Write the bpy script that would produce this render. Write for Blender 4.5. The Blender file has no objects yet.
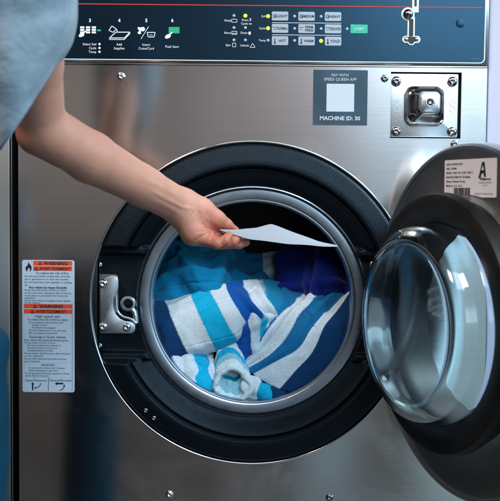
import bpy, bmesh, math, random
import numpy as np
from mathutils import Vector, Matrix, noise as mnoise
random.seed(4)
S = bpy.context.scene
COL = S.collection
R = math.radians

# ------------------------------------------------------------------ camera
ZO = 0.95                       # height of the picture centre above the floor
DIST, PITCH, ROLL, FPX = 1.5, 3.2, 0.55, 1000.0
_p, _r = R(PITCH), R(ROLL)
FW = np.array([0.0, math.cos(_p), -math.sin(_p)])
_up = np.cross(np.array([1.0, 0, 0]), FW)
RT = np.array([1.0, 0, 0]) * math.cos(_r) + _up * math.sin(_r)
UP = -np.array([1.0, 0, 0]) * math.sin(_r) + _up * math.cos(_r)
CAMP = np.array([0.0, -DIST, ZO + DIST * math.tan(_p)])
cd = bpy.data.cameras.new('camera'); cam = bpy.data.objects.new('camera', cd); COL.objects.link(cam)
M = Matrix.Identity(4)
for i in range(3):
    M[i][0] = RT[i]; M[i][1] = UP[i]; M[i][2] = -FW[i]; M[i][3] = CAMP[i]
cam.matrix_world = M
cd.sensor_fit = 'HORIZONTAL'; cd.sensor_width = 36; cd.lens = 36 * FPX / 500
cd.clip_start = 0.02; cd.clip_end = 60
cd.dof.use_dof = True; cd.dof.focus_distance = 1.47; cd.dof.aperture_fstop = 7.0
S.camera = cam

# ------------------------------------------------------------------ world, lamps, exposure
S.view_settings.view_transform = 'Standard'; S.view_settings.look = 'None'
S.view_settings.exposure = 0; S.view_settings.gamma = 1
w = bpy.data.worlds.new('World'); S.world = w; w.use_nodes = True
def world_nodes():
    nt = w.node_tree; N = nt.nodes; L = nt.links; N.clear()
    out = N.new('ShaderNodeOutputWorld'); bg = N.new('ShaderNodeBackground')
    tc = N.new('ShaderNodeTexCoord'); sp = N.new('ShaderNodeSeparateXYZ')
    L.new(tc.outputs['Generated'], sp.inputs[0])
    def ramp(sock, lo, hi, stops, interp='EASE'):
        mr = N.new('ShaderNodeMapRange'); mr.inputs[1].default_value = lo; mr.inputs[2].default_value = hi
        L.new(sock, mr.inputs[0]); cr = N.new('ShaderNodeValToRGB'); cr.color_ramp.interpolation = interp
        e = cr.color_ramp.elements
        while len(e) < len(stops): e.new(0.5)
        for k, (p, c) in enumerate(stops):
            e[k].position = (p - lo) / (hi - lo); e[k].color = (*c, 1)
        L.new(mr.outputs[0], cr.inputs[0]); return cr.outputs[0]
    def mul(a, b):
        m = N.new('ShaderNodeMix'); m.data_type = 'RGBA'; m.blend_type = 'MULTIPLY'; m.inputs[0].default_value = 1
        L.new(a, m.inputs[6]); L.new(b, m.inputs[7]); return m.outputs[2]
    g = lambda v: (v, v, v)
    vert = ramp(sp.outputs[2], -1, 1, [(-1, g(.02)), (-.36, g(.08)), (-.22, g(.16)), (-.1, g(.31)), (0, g(.48)), (.1, g(.85)), (.25, g(.8)), (.5, g(.35)), (1, g(.22))])
    hor = ramp(sp.outputs[0], -1, 1, [(-1, (.12, .10, .085)), (-.3, (.26, .24, .225)), (-.14, (.40, .37, .355)), (-.03, (.50, .465, .48)), (.06, (.57, .55, .58)), (.15, (.84, 1.1, 1.32)), (.32, (.7, .98, 1.2)), (.6, (.6, .85, 1.05)), (1, (1.3, 2.0, 2.4))])
    # soft vertical bands added to the world light for the steel to reflect
    bands = ramp(sp.outputs[0], -.4, .4, [(-.4, g(.7)), (-.2, g(1.0)), (-.176, g(1.0)), (-.166, g(.45)), (-.15, g(.4)), (-.132, g(.85)), (-.06, g(.95)), (-.01, g(.7)), (.04, g(.9)), (.10, (.85, .75, .68)), (.138, (.62, .45, .36)), (.2, (.7, .55, .46)), (.4, g(.8))])
    low = ramp(sp.outputs[2], -1, 1, [(-1, g(1)), (-.1, g(1)), (0.02, g(0)), (1, g(0))])
    glow = ramp(sp.outputs[0], -.4, .4, [(-.4, g(0)), (.05, g(0)), (.062, (.20, .36, .44)), (.074, (.10, .17, .20)), (.086, (.22, .40, .50)), (.098, (.03, .08, .10)), (.106, g(0)), (.158, (.0, .0, .0)), (.175, (.24, .40, .46)), (.26, (.28, .44, .5)), (.3, (.05, .08, .1)), (.4, g(0))])  # blue glow added low down for the steel to reflect
    # dip put into the world light, upper left, for a darker curve on the steel
    dark_dip = ramp(sp.outputs[0], -.4, .4, [(-.4, g(1)), (-.11, g(1)), (-.09, g(.72)), (-.06, g(.8)), (-.045, g(1)), (.4, g(1))])
    mx = N.new('ShaderNodeMix'); mx.data_type = 'RGBA'; L.new(low, mx.inputs[0])
    L.new(dark_dip, mx.inputs[6]); L.new(bands, mx.inputs[7])
    # behind the machine (towards +y) the room is dark
    beh = ramp(sp.outputs[1], -1, 1, [(-1, g(1)), (0.0, g(.9)), (.3, g(.25)), (1, g(.1))])
    # high world light dimmed on the left, raised on the right, to grade the fascia
    hi = ramp(sp.outputs[2], -1, 1, [(-1, g(0)), (.105, g(0)), (.15, g(1)), (.3, g(1)), (.5, g(0)), (1, g(0))])
    top_mask = ramp(sp.outputs[0], -.4, .4, [(-.4, g(.03)), (-.12, g(.04)), (-.02, g(.14)), (.06, g(.35)), (.15, g(1)), (.4, g(1))])
    hm = N.new('ShaderNodeMix'); hm.data_type = 'RGBA'; L.new(hi, hm.inputs[0]); L.new(mx.outputs[2], hm.inputs[6])
    sb = N.new('ShaderNodeVectorMath'); sb.operation = 'SCALE'; sb.inputs[3].default_value = 4.2; L.new(top_mask, sb.inputs[0]); L.new(sb.outputs[0], hm.inputs[7])
    lowk = ramp(sp.outputs[2], -1, 1, [(-1, g(0)), (-.55, g(0)), (-.36, g(.8)), (-.2, g(1)), (-.1, g(.9)), (.02, g(0)), (1, g(0))])
    front = ramp(sp.outputs[1], -1, 1, [(-1, g(1)), (-.7, g(1)), (-.4, g(0)), (1, g(0))])
    adn = N.new('ShaderNodeMix'); adn.data_type = 'RGBA'; adn.blend_type = 'ADD'; adn.inputs[0].default_value = 1
    L.new(mul(mul(mul(vert, hor), hm.outputs[2]), beh), adn.inputs[6]); L.new(mul(mul(glow, lowk), front), adn.inputs[7])
    L.new(adn.outputs[2], bg.inputs[0])
    bg.inputs[1].default_value = 1.0
    L.new(bg.outputs[0], out.inputs[0])
world_nodes()
def area(name, loc, target, size, energy, col):
    l = bpy.data.lights.new(name, 'AREA'); l.shape = 'RECTANGLE'; l.size = size[0]; l.size_y = size[1]
    l.energy = energy; l.color = col
    o = bpy.data.objects.new(name, l); COL.objects.link(o); o.location = loc
    o.rotation_euler = (Vector(target) - Vector(loc)).to_track_quat('-Z', 'Y').to_euler()
    return o
area('ceiling_lamp_right', (0.75, -1.15, ZO + 1.25), (0.1, 0, ZO), (0.6, 0.45), 17, (.82, .93, 1.0))
area('ceiling_lamp_left', (-0.75, -1.15, ZO + 1.25), (-0.25, -.2, ZO + .05), (0.45, 0.35), 19, (1.0, .84, .74))
area('door_back_fill', (0.72, -0.14, ZO + .62), (.40, -.13, ZO - .08), (0.25, 0.2), 3.0, (.66, .9, 1.0)).data.spread = R(75)  # added light for the door's back and the steel behind it; no real lamp
area('overhead_fill', (0.2, -1.7, ZO + 1.75), (0.05, 0, ZO - .05), (1.3, 0.8), 14, (.9, .95, 1.0))  # added soft fill for towels and arm; no window stands there

# ------------------------------------------------------------------ helpers
MM = 0.0015
def ray(px, py):
    return FW + RT * (px - 250) / FPX - UP * (py - 250.5) / FPX
def W(px, py, y=0.0):
    d = ray(px, py); t = (y - CAMP[1]) / d[1]
    return Vector(CAMP + d * t)

def mat(name, col=(.5, .5, .5), rough=.5, metal=0.0, **k):
    m = bpy.data.materials.new(name); m.use_nodes = True
    b = m.node_tree.nodes['Principled BSDF']
    b.inputs['Base Color'].default_value = (*col, 1); b.inputs['Roughness'].default_value = rough
    b.inputs['Metallic'].default_value = metal
    for a, v in k.items():
        b.inputs[a.replace('_', ' ')].default_value = v
    return m
def nodes(m): return m.node_tree.nodes, m.node_tree.links, m.node_tree.nodes['Principled BSDF']
def add_bump(m, scale=(1, 1, 1), nscale=100, detail=3, strength=.2, dist=.001, coord='Object', rough_var=None, kind='NOISE'):
    N, L, b = nodes(m)
    tc = N.new('ShaderNodeTexCoord'); mp = N.new('ShaderNodeMapping'); mp.inputs['Scale'].default_value = scale
    L.new(tc.outputs[coord], mp.inputs[0])
    if kind == 'NOISE':
        n = N.new('ShaderNodeTexNoise'); n.inputs['Scale'].default_value = nscale; n.inputs['Detail'].default_value = detail
    else:
        n = N.new('ShaderNodeTexVoronoi'); n.inputs['Scale'].default_value = nscale
    L.new(mp.outputs[0], n.inputs['Vector'])
    bp = N.new('ShaderNodeBump'); bp.inputs['Strength'].default_value = strength; bp.inputs['Distance'].default_value = dist
    L.new(n.outputs[0], bp.inputs['Height'])
    old = b.inputs['Normal'].links
    if old: L.new(old[0].from_socket, bp.inputs['Normal'])
    L.new(bp.outputs[0], b.inputs['Normal'])
    if rough_var:
        mr = N.new('ShaderNodeMapRange'); mr.inputs[3].default_value = rough_var[0]; mr.inputs[4].default_value = rough_var[1]
        L.new(n.outputs[0], mr.inputs[0]); L.new(mr.outputs[0], b.inputs['Roughness'])
    return n
def add_smudge(m, c1, c2, nscale=6, scale=(1, 1, 1), lo=.35, hi=.65, detail=4):
    N, L, b = nodes(m)
    tc = N.new('ShaderNodeTexCoord'); mp = N.new('ShaderNodeMapping'); mp.inputs['Scale'].default_value = scale
    L.new(tc.outputs['Object'], mp.inputs[0])
    n = N.new('ShaderNodeTexNoise'); n.inputs['Scale'].default_value = nscale; n.inputs['Detail'].default_value = detail
    L.new(mp.outputs[0], n.inputs['Vector'])
    mr = N.new('ShaderNodeMapRange'); mr.inputs[1].default_value = lo; mr.inputs[2].default_value = hi
    L.new(n.outputs[0], mr.inputs[0])
    mx = N.new('ShaderNodeMix'); mx.data_type = 'RGBA'; mx.inputs[6].default_value = (*c1, 1); mx.inputs[7].default_value = (*c2, 1)
    L.new(mr.outputs[0], mx.inputs[0]); L.new(mx.outputs[2], b.inputs['Base Color'])

# brushed stainless steel: long horizontal grain, reflections drawn out vertically
m_steel = mat('brushed_steel', (.60, .585, .58), .27, 1.0, Anisotropic=.8)
def steel_nodes(m, grain=.022, c1=(.585, .57, .56), c2=(.63, .615, .605), rot=.25):
    N, L, b = nodes(m)
    tg = N.new('ShaderNodeTangent'); tg.direction_type = 'RADIAL'; tg.axis = 'Z'
    cx = N.new('ShaderNodeCombineXYZ'); cx.inputs[0].default_value = 1.0
    L.new(cx.outputs[0], b.inputs['Tangent'])
    b.inputs['Anisotropic Rotation'].default_value = rot
    add_bump(m, (2, 2, 900), 3, 2, grain, .0006, rough_var=(.11, .17))
    add_bump(m, (1, 1, 1), 3.2, 2, .05, .004)
    add_smudge(m, c1, c2, 4, (1, 1, 260), .3, .7, 4)
    src = b.inputs['Roughness'].links[0].from_socket
    tc = N.new('ShaderNodeTexCoord'); n = N.new('ShaderNodeTexNoise'); n.inputs['Scale'].default_value = 7; n.inputs['Detail'].default_value = 9; n.inputs['Roughness'].default_value = .62; n.inputs['Distortion'].default_value = .8
    L.new(tc.outputs['Object'], n.inputs['Vector'])
    mr = N.new('ShaderNodeMapRange'); mr.inputs[1].default_value = .5; mr.inputs[2].default_value = .72; mr.inputs[3].default_value = 0; mr.inputs[4].default_value = .07; L.new(n.outputs[0], mr.inputs[0])
    ad = N.new('ShaderNodeMath'); ad.operation = 'ADD'; L.new(src, ad.inputs[0]); L.new(mr.outputs[0], ad.inputs[1]); L.new(ad.outputs[0], b.inputs['Roughness'])
steel_nodes(m_steel)
m_steel_d = mat('door_steel', (.42, .42, .42), .34, 1.0); add_bump(m_steel_d, (3, 3, 200), 5, 3, .08, .0006, rough_var=(.28, .42)); add_smudge(m_steel_d, (.37, .365, .36), (.46, .455, .45), 7)
m_ringst = mat('porthole_steel', (.37, .43, .50), .24, 1.0); add_bump(m_ringst, (1, 1, 1), 60, 5, .05, .001, rough_var=(.2, .38))
m_plate = mat('zinc_plate', (.62, .66, .70), .34, 1.0); add_bump(m_plate, (1, 1, 1), 300, 3, .06, .0005, rough_var=(.26, .42)); 
m_chrome = mat('polished_steel', (.72, .72, .73), .12, 1.0)
m_chrome_d = mat('dark_polished_steel', (.30, .29, .29), .16, 1.0); add_bump(m_chrome_d, (1, 1, 1), 60, 2, .1, .001)
m_black = mat('textured_black_plastic', (.003, .004, .006), .34, 0, Specular_IOR_Level=.27, Specular_Tint=(.5, .76, 1, 1))
add_bump(m_black, (1, 1, 1), 850, 3, .8, .0009)
m_blacksm = mat('smooth_black_plastic', (.005, .006, .008), .3, 0, Specular_IOR_Level=.4); add_bump(m_blacksm, (1, 1, 1), 500, 2, .12, .0005)
m_rubber = mat('black_rubber', (.010, .010, .011), .45, 0, Specular_IOR_Level=.22); add_bump(m_rubber, (1, 1, 1), 40, 3, .15, .001); add_smudge(m_rubber, (.005, .005, .006), (.011, .011, .011), 14)
m_dark = mat('dark_cavity', (.012, .012, .013), .7)
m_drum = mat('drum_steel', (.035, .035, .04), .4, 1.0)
m_panelface = mat('dark_blue_control_film', (.001, .003, .008), .2, 0, Specular_IOR_Level=.85, IOR=1.6, Specular_Tint=(.28, .66, 1.0, 1))
add_bump(m_panelface, (1, 1, 1), 1400, 2, .025, .0004)
m_white = mat('white_print', (.72, .75, .78), .5); m_wline = mat('pale_trim', (.7, .78, .8), .35)
m_grey_btn = mat('silver_button_film', (.36, .42, .48), .35, .3)
m_ink = mat('dark_ink', (.012, .014, .02), .5)
m_red = mat('red_line', (.42, .02, .018), .4)
m_warn = mat('orange_red_warning_ink', (.82, .075, .02), .45)
m_label = mat('label_paper', (.50, .62, .75), .42)
m_ratelabel = mat('rating_label_paper', (.82, .80, .83), .4)
m_green = mat('green_film', (.01, .34, .16), .4)
m_card = mat('dark_card', (.016, .034, .052), .34, 0, Specular_IOR_Level=.8, Specular_Tint=(.6, .85, 1, 1))
add_smudge(m_card, (.018, .034, .05), (.032, .058, .082), 25)
m_ledoff = mat('unlit_lamp', (.30, .42, .48), .3)
m_ledon = mat('lit_lamp', (.6, .9, .05), .3); m_ledon.node_tree.nodes['Principled BSDF'].inputs['Emission Color'].default_value = (.55, .9, .02, 1)
m_ledon.node_tree.nodes['Principled BSDF'].inputs['Emission Strength'].default_value = 1.1
m_enamel = mat('pale_enamel', (.36, .35, .44), .35); add_smudge(m_enamel, (.34, .33, .42), (.38, .37, .46), 3)
m_paper = mat('white_sheet', (.27, .285, .32), .7, 0, Transmission_Weight=0.0)
add_bump(m_paper, (1, 1, 1), 250, 4, .3, .0005)
m_floor = mat('grey_floor', (.10, .10, .105), .45); add_smudge(m_floor, (.08, .08, .085), (.13, .13, .13), 4)
m_glass = mat('clear_glass', (.84, .95, .98), .03, 0, IOR=1.5, Transmission_Weight=1.0)

def shade(me, ang=None):
    for p in me.polygons: p.use_smooth = True
    if ang is not None:
        me.set_sharp_from_angle(angle=R(ang))
def obj(name, me, mats, parent=None, smooth=None):
    if isinstance(me, bmesh.types.BMesh):
        m2 = bpy.data.meshes.new(name); me.to_mesh(m2); me.free(); me = m2
    me.name = name
    for x in (mats if isinstance(mats, (list, tuple)) else [mats]): me.materials.append(x)
    if smooth: shade(me, smooth)
    o = bpy.data.objects.new(name, me); COL.objects.link(o)
    if parent:
        o.parent = parent
        o.matrix_parent_inverse = Matrix.Identity(4)
        # every mesh is written in world coordinates: carry the parent's offset
        off = WORLD_OFF.get(parent.name, Vector((0, 0, 0)))
        me.transform(Matrix.Translation(-off)); WORLD_OFF[o.name] = off
    return o
WORLD_OFF = {}
def thing(name, label, cat, loc, group=None):
    o = bpy.data.objects.new(name, None); COL.objects.link(o); o.location = loc; o.empty_display_size = .05
    o['label'] = label; o['category'] = cat
    if group: o['group'] = group
    WORLD_OFF[o.name] = Vector(loc)
    return o
def tag(o, label, cat, group=None):
    o['label'] = label; o['category'] = cat
    if group: o['group'] = group
    return o

class MB:
    """collects shapes into one bmesh, each with a material slot; written in world coordinates"""
    def __init__(s): s.bm = bmesh.new()
    def _mi(s, fs, mi):
        for f in fs: f.material_index = mi
    def box(s, lo, hi, bev=0, mi=0, seg=2):
        c = [(a + b) / 2 for a, b in zip(lo, hi)]; d = [abs(b - a) for a, b in zip(lo, hi)]
        t = bmesh.new(); bmesh.ops.create_cube(t, size=1)
        for v in t.verts: v.co = Vector((v.co.x * d[0] + c[0], v.co.y * d[1] + c[1], v.co.z * d[2] + c[2]))
        if bev: bmesh.ops.bevel(t, geom=list(t.edges), offset=bev, segments=seg, affect='EDGES', profile=.5)
        s.add(t, mi)
    def add(s, t, mi=None, M=None):
        if M is not None: t.transform(M)
        vs = [s.bm.verts.new(v.co) for v in t.verts]; t.verts.index_update()
        for f in t.faces:
            try: nf = s.bm.faces.new([vs[v.index] for v in f.verts])
            except ValueError: continue
            nf.material_index = f.material_index if mi is None else mi
            nf.smooth = f.smooth
        t.free()
    def addmesh(s, me, mi, M):
        t = bmesh.new(); t.from_mesh(me); s.add(t, mi, M)
    def plate(s, pts, depth, M, mi=0, bev=0, seg=2):
        """closed 2-D outline (x,z) -> slab from local y=0 to y=-depth (towards the viewer)"""
        t = bmesh.new(); vs = [t.verts.new((p[0], 0, p[1])) for p in pts]; f = t.faces.new(vs); f.normal_update()
        if f.normal.y > 0: f.normal_flip()
        if depth:
            ex = bmesh.ops.extrude_face_region(t, geom=[f]); nv = [g for g in ex['geom'] if isinstance(g, bmesh.types.BMVert)]
            for v in nv: v.co.y -= depth
            bmesh.ops.recalc_face_normals(t, faces=list(t.faces))
            if bev:
                es = [e for e in t.edges if all(v in nv for v in e.verts)]
                bmesh.ops.bevel(t, geom=es, offset=bev, segments=seg, affect='EDGES', profile=.5)
        s.add(t, mi, M)
    def revolve(s, prof, M, n=64, mi=0, closed=False, arc=2 * math.pi):
        """profile [(radius, axial)] about local y; axial is -y (towards viewer positive)"""
        t = bmesh.new(); full = abs(arc - 2 * math.pi) < 1e-6; rings = []
        for i in range(n if full else n + 1):
            a = arc * i / n; ca, sa = math.cos(a), math.sin(a)
            rings.append([t.verts.new((r * ca, -h, r * sa)) for r, h in prof])
        m = len(prof)
        for i in range(n):
            A = rings[i]; B = rings[(i + 1) % len(rings)]
            for j in range(m if closed else m - 1):
                k = (j + 1) % m
                q = [A[j], A[k], B[k], B[j]]
                try: f = t.faces.new(q); f.smooth = True
                except ValueError: pass
        bmesh.ops.remove_doubles(t, verts=list(t.verts), dist=1e-6)
        bmesh.ops.recalc_face_normals(t, faces=list(t.faces))
        s.add(t, mi, M)
    def tube(s, pts, r, n=10, mi=0):
        t = bmesh.new(); P = [Vector(p) for p in pts]; rings = []
        rr = r if isinstance(r, (list, tuple)) else [r] * len(P)
        prev = None
        for i, p in enumerate(P):
            d = (P[min(i + 1, len(P) - 1)] - P[max(i - 1, 0)]).normalized()
            a = prev if prev is not None else (Vector((0, 1, 0)) if abs(d.y) < .9 else Vector((1, 0, 0)))
            u = (a - d * a.dot(d)).normalized(); v = d.cross(u); prev = u
            rings.append([t.verts.new(p + (u * math.cos(2 * math.pi * k / n) + v * math.sin(2 * math.pi * k / n)) * rr[i]) for k in range(n)])
        for A, B in zip(rings, rings[1:]):
            for k in range(n):
                f = t.faces.new((A[k], A[(k + 1) % n], B[(k + 1) % n], B[k])); f.smooth = True
        t.faces.new(rings[0]); t.faces.new(rings[-1])
        bmesh.ops.recalc_face_normals(t, faces=list(t.faces))
        s.add(t, mi)
    def text(s, txt, M, size, mi, align='CENTER', width=None, bold=0.0):
        me = text_mesh(txt, align, bold)
        xs = [v.co.x for v in me.vertices] or [0, 1]
        sx = size
        if width: sx = min(size * 1.6, width / max(1e-6, max(xs) - min(xs)))
        t = bmesh.new(); t.from_mesh(me)
        for v in t.verts: v.co = Vector((v.co.x * sx, -v.co.z, (v.co.y - .34) * size))
        bmesh.ops.recalc_face_normals(t, faces=list(t.faces))
        bpy.data.meshes.remove(me)
        for f in t.faces:
            if f.normal.y > 0: f.normal_flip()
        s.add(t, mi, M)
def text_mesh(txt, align='CENTER', bold=0.0):
    cu = bpy.data.curves.new('t', 'FONT'); cu.body = txt; cu.align_x = align; cu.size = 1; cu.resolution_u = 2; cu.offset = bold
    o = bpy.data.objects.new('t', cu); COL.objects.link(o)
    me = bpy.data.meshes.new_from_object(o.evaluated_get(bpy.context.evaluated_depsgraph_get()))
    bpy.data.objects.remove(o); bpy.data.curves.remove(cu)
    return me
def T(v): return Matrix.Translation(Vector(v))
def F(px, py, off=0.0):
    """frame on the machine's front, `off` metres proud of it"""
    p = W(px, py, 0.0); return T((p.x, -off, p.z))
def rrect(w, h, r, n=6):
    o = []
    for cx, cz, a0 in ((w / 2 - r, h / 2 - r, 0), (-w / 2 + r, h / 2 - r, 90), (-w / 2 + r, -h / 2 + r, 180), (w / 2 - r, -h / 2 + r, 270)):
        for k in range(n + 1):
            a = R(a0 + 90 * k / n); o.append((cx + r * math.cos(a), cz + r * math.sin(a)))
    return o
def circ(r, n=32, cx=0, cz=0, sx=1, sz=1): return [(cx + sx * r * math.cos(2 * math.pi * k / n), cz + sz * r * math.sin(2 * math.pi * k / n)) for k in range(n)]
def pan_screw(r, h=.0022, hexs=False):
    """a screw head with a recess, local frame, facing the viewer"""
    b = MB(); I = Matrix.Identity(4)
    b.revolve([(r, 0), (r, h * .35), (r * .88, h * .75), (r * .6, h), (r * .42, h), (r * .38, h * .35), (0, h * .3)], I, 28)
    return b.bm

def cat(P, t):
    """Catmull-Rom through rows of an array P (n, ...) at parameter t in 0..n-1"""
    n = len(P); i = np.clip(np.floor(t).astype(int), 0, n - 2); f = (t - i)
    sh = (-1,) + (1,) * (P.ndim - 1); f = f.reshape(sh)
    g = lambda k: P[np.clip(k, 0, n - 1)]
    a, b, c, d = g(i - 1), g(i), g(i + 1), g(i + 2)
    return .5 * ((2 * b) + (c - a) * f + (2 * a - 5 * b + 4 * c - d) * f ** 2 + (3 * b - 3 * c + d - a) * f ** 3)
# ------------------------------------------------------------------ floor
mb = MB(); mb.box((-1.3, -1.7, -.02), (1.3, 1.2, 0))
o = obj('floor', mb.bm, m_floor); o['kind'] = 'structure'

# ------------------------------------------------------------------ the washing machine
RC = W(252, 304, 0); RCX, RCZ = RC.x, RC.z          # centre of the door surround
RR = 0.2445
XL, XR = W(18.7, 300).x, W(485.5, 150).x             # sides of the machine
ZB, ZT = 0.06, W(250, -70).z
CPB = W(270, 63.5).z                                  # bottom edge of the control panel
wm = thing('washing_machine', 'stainless steel front-loading washer, door swung open and blue towels in its drum', 'washing machine', ((XL + XR) / 2, 0.35, 0))

# keep the coin recess right of the hole square
c0 = W(389.8, 138); c1 = W(461.8, 72.5)
hx0, hx1, hz0, hz1 = c0.x, c1.x, c0.z, c1.z
# the recess starts left of the square's side, but above it: split the sheet differently
def front_sheet():
    bm = bmesh.new(); n = 184; r = RR; cx, cz = RCX, RCZ
    inner, outer, mid = [], [], []
    h = .2465
    for k in range(n):
        a = 2 * math.pi * (k + .0) / n; c, s_ = math.cos(a), math.sin(a)
        inner.append(bm.verts.new((cx + r * c, 0, cz + r * s_)))
        mid.append(bm.verts.new((cx + (r - .003) * c, .004, cz + (r - .003) * s_)))
        t = h / max(abs(c), abs(s_)); outer.append(bm.verts.new((cx + t * c, 0, cz + t * s_)))
    for k in range(n):
        j = (k + 1) % n
        bm.faces.new((inner[k], inner[j], outer[j], outer[k])); bm.faces.new((mid[k], mid[j], inner[j], inner[k]))
    def q(a, b, c, d): bm.faces.new([bm.verts.new((p[0], 0, p[1])) for p in ((a, b), (c, b), (c, d), (a, d))])
    zt = cz + h
    q(XL, ZB, cx - h, zt); q(cx + h, ZB, XR, zt); q(cx - h, ZB, cx + h, cz - h)
    zz1 = CPB - .004
    q(XL, zt, hx0, zz1); q(hx1, zt, XR, zz1); q(hx0, zt, hx1, hz0); q(hx0, hz1, hx1, zz1)
    for a, b, c, d in ((hx0, hz0, hx1, hz0), (hx1, hz0, hx1, hz1), (hx1, hz1, hx0, hz1), (hx0, hz1, hx0, hz0),
                       (XL, ZB, XR, ZB), (XR, ZB, XR, zz1), (XR, zz1, XL, zz1), (XL, zz1, XL, ZB)):
        bm.faces.new([bm.verts.new(p) for p in ((a, 0, b), (c, 0, d), (c, .014, d), (a, .014, b))])
    bmesh.ops.remove_doubles(bm, verts=list(bm.verts), dist=1e-5)
    for f in bm.faces:
        f.normal_update()
        if abs(f.normal.y) > .9 and f.normal.y > 0: f.normal_flip()
    return bm
front = obj('front_panel', front_sheet(), m_steel, wm)
# bright rolled lip of the round hole
mb = MB(); mb.revolve([(RR + .0012, -.0005), (RR + .0006, .0012), (RR - .0008, .0015), (RR - .0022, .0004), (RR - .003, -.003)], T((RCX, 0, RCZ)), 180)
obj('hole_lip', mb.bm, m_chrome, wm)
# cabinet: sides, top, back and plinth, hollow in front
mb = MB()
mb.box((XL, .0145, ZB), (XL + .002, .7, ZT)); mb.box((XR - .002, .0145, ZB), (XR, .7, ZT))
mb.box((XL, .0145, ZT), (XR, .7, ZT + .003)); mb.box((XL, .7, ZB), (XR, .703, ZT)); mb.box((XL + .02, .03, 0), (XR - .02, .68, ZB))
obj('cabinet', mb.bm, m_steel_d, wm)

# control panel
cp = MB()
cz0, cz1 = CPB, ZT
ctrl = None
mb = MB(); mb.box((XL, -.004, cz0 - .001), (XR, .0138, cz1), .0015)
ctrl = obj('control_panel', mb.bm, m_steel, wm, 40)
pxr = W(483.8, 30).x; pzb = W(270, 60.8).z
fw = pxr - (XL + .004); fh = ZT - .01 - pzb
mb = MB(); mb.plate(rrect(fw + .003, fh + .003, .0075), .0006, T((XL + .004 + fw / 2, -.0043, pzb + fh / 2)))
obj('trim', mb.bm, m_wline, ctrl)
mb = MB(); mb.plate(rrect(fw, fh, .006), .0008, T((XL + .004 + fw / 2, -.0046, pzb + fh / 2)))
film = obj('fascia', mb.bm, m_panelface, ctrl)
# dark shadow gap and pale strip under the panel
mb = MB(); mb.box((XL + .001, -.0028, CPB - .0036), (XR - .001, .013, CPB - .0016), .0005); obj('lower_strip', mb.bm, m_chrome, ctrl)
PO = .0058       # printing sits this far proud of the front
def FP(px, py, o=PO): return F(px, py, o)
pr = MB()        # all the printing on the fascia
pr.box(tuple(W(20, 4.1) + Vector((0, -PO, -.0006))), (W(483, 9.2).x - .002, -PO - .0002, W(20, 4.1).z + .0009 - .0006 + .0006), 0, 1)
k = MM
def T_(px, py, s, size=3.6, al='CENTER', mi=0, w=None, b=.0): pr.text(s, FP(px, py), size * k, mi, al, w * k if w else None, b)
for n_, x in (('3', 90.6), ('4', 119.8), ('5', 146.8), ('6', 172.6)): T_(x, 21.1, n_, 4.6, b=.03)
for i in range(3):
    for j in range(3): pr.plate(rrect(4.2 * k, 1.9 * k, .3 * k, 2), .0001, FP(82.9 + 5.8 * i, 28 + 2.5 * j))
def handicon(px, py, s=1.0):
    pts = [(-3.2, -1.6), (-2.6, .4), (-.8, 1.6), (1.0, 2.2), (3.6, 4.2), (4.3, 3.6), (2.2, 1.2), (2.4, 0), (1.5, -1.4), (-.4, -2.2), (-2.2, -2.4)]
    pr.plate([(a * k * s, b * k * s) for a, b in pts], .0002, FP(px, py, PO + .0003))
handicon(82.6, 35.4); handicon(168.6, 36.8, 1.05)
pr.plate(rrect(3.6 * k, 1.8 * k, .2 * k, 2), .0001, FP(99.6, 31), 2)
pr.plate(rrect(10.6 * k, 6.2 * k, .4 * k, 3), .0001, FP(174.4, 30.8), 2)
for s_, y in (('Select Soil', 44.8), ('Cycle', 48.6), ('Temp', 52.4)):
    T_(97, y, s_, 3.3, 'RIGHT'); pr.plate(circ(1.15 * k, 14), .0001, FP(100.1, y - .1))
def line(pts, wd=.55, mi=0, closed=False):
    P = [W(*p) for p in pts]
    if closed: P.append(P[0])
    for a, b in zip(P, P[1:]):
        d = (b - a); d.y = 0; l = d.length; d.normalize(); nrm = Vector((-d.z, 0, d.x)) * wd * k / 2
        c = a
        pr.plate([(nrm.x, nrm.z), (-nrm.x, -nrm.z), (d.x * l - nrm.x, d.z * l - nrm.z), (d.x * l + nrm.x, d.z * l + nrm.z)], .0001, T((c.x, -PO, c.z)), mi)
line([(110, 38.6), (116.4, 32.8), (130.6, 32.8), (124.8, 38.6)], .8, closed=True); line([(110, 38.6), (110, 40.2), (124.8, 40.2), (130.6, 34)], .6)
line([(124.8, 38.6), (124.8, 40)], .6)
line([(109.5, 31), (112.4, 26.6), (117, 29.8), (113.5, 33)], .7, closed=True); line([(117, 29.8), (118.6, 33.6)], .7)
T_(119.7, 45, 'Add', 3.3); T_(119.7, 48.8, 'Supplies', 3.3)
for a, b, r_ in ((139.4, 29, 1.3), (139.3, 33.4, 1.2), (143.2, 29.8, 2.2)): pr.plate(circ(r_ * k, 18), .0001, FP(a, b))
pr.plate(rrect(2 * k, 6.5 * k, .4 * k), .0001, FP(140.4, 31.4, PO + .0003))
line([(141.4, 39.6), (149, 27.2)], .5); line([(147.6, 33), (155.6, 33), (154.4, 37.6), (148.6, 37.6)], .7, closed=True)
T_(151.5, 35.4, 'vvv', 2.6)
T_(146.6, 45.2, 'Insert', 3.3); T_(146.6, 49, 'Coins/Card', 3.3); T_(172.4, 47.2, 'Push Start', 3.3)
for s_, x, y in (('Wash', 227.8, 21.2), ('Done', 245.2, 20.6), ('Cycle on', 246.4, 24.2), ('Rinse', 227.6, 33.4), ('Drain', 244, 33.4), ('Spin', 228.2, 45.6), ('Unlock', 244.6, 46)):
    T_(x, y, s_, 3.0)
for x, y in ((234.4, 21.4), (234.4, 33.5)): line([(x - 2.6, y - 1.5), (x + 2.6, y - 1.5), (x + 2.6, y + 1.5), (x - 2.6, y + 1.5)], .4, closed=True)
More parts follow.
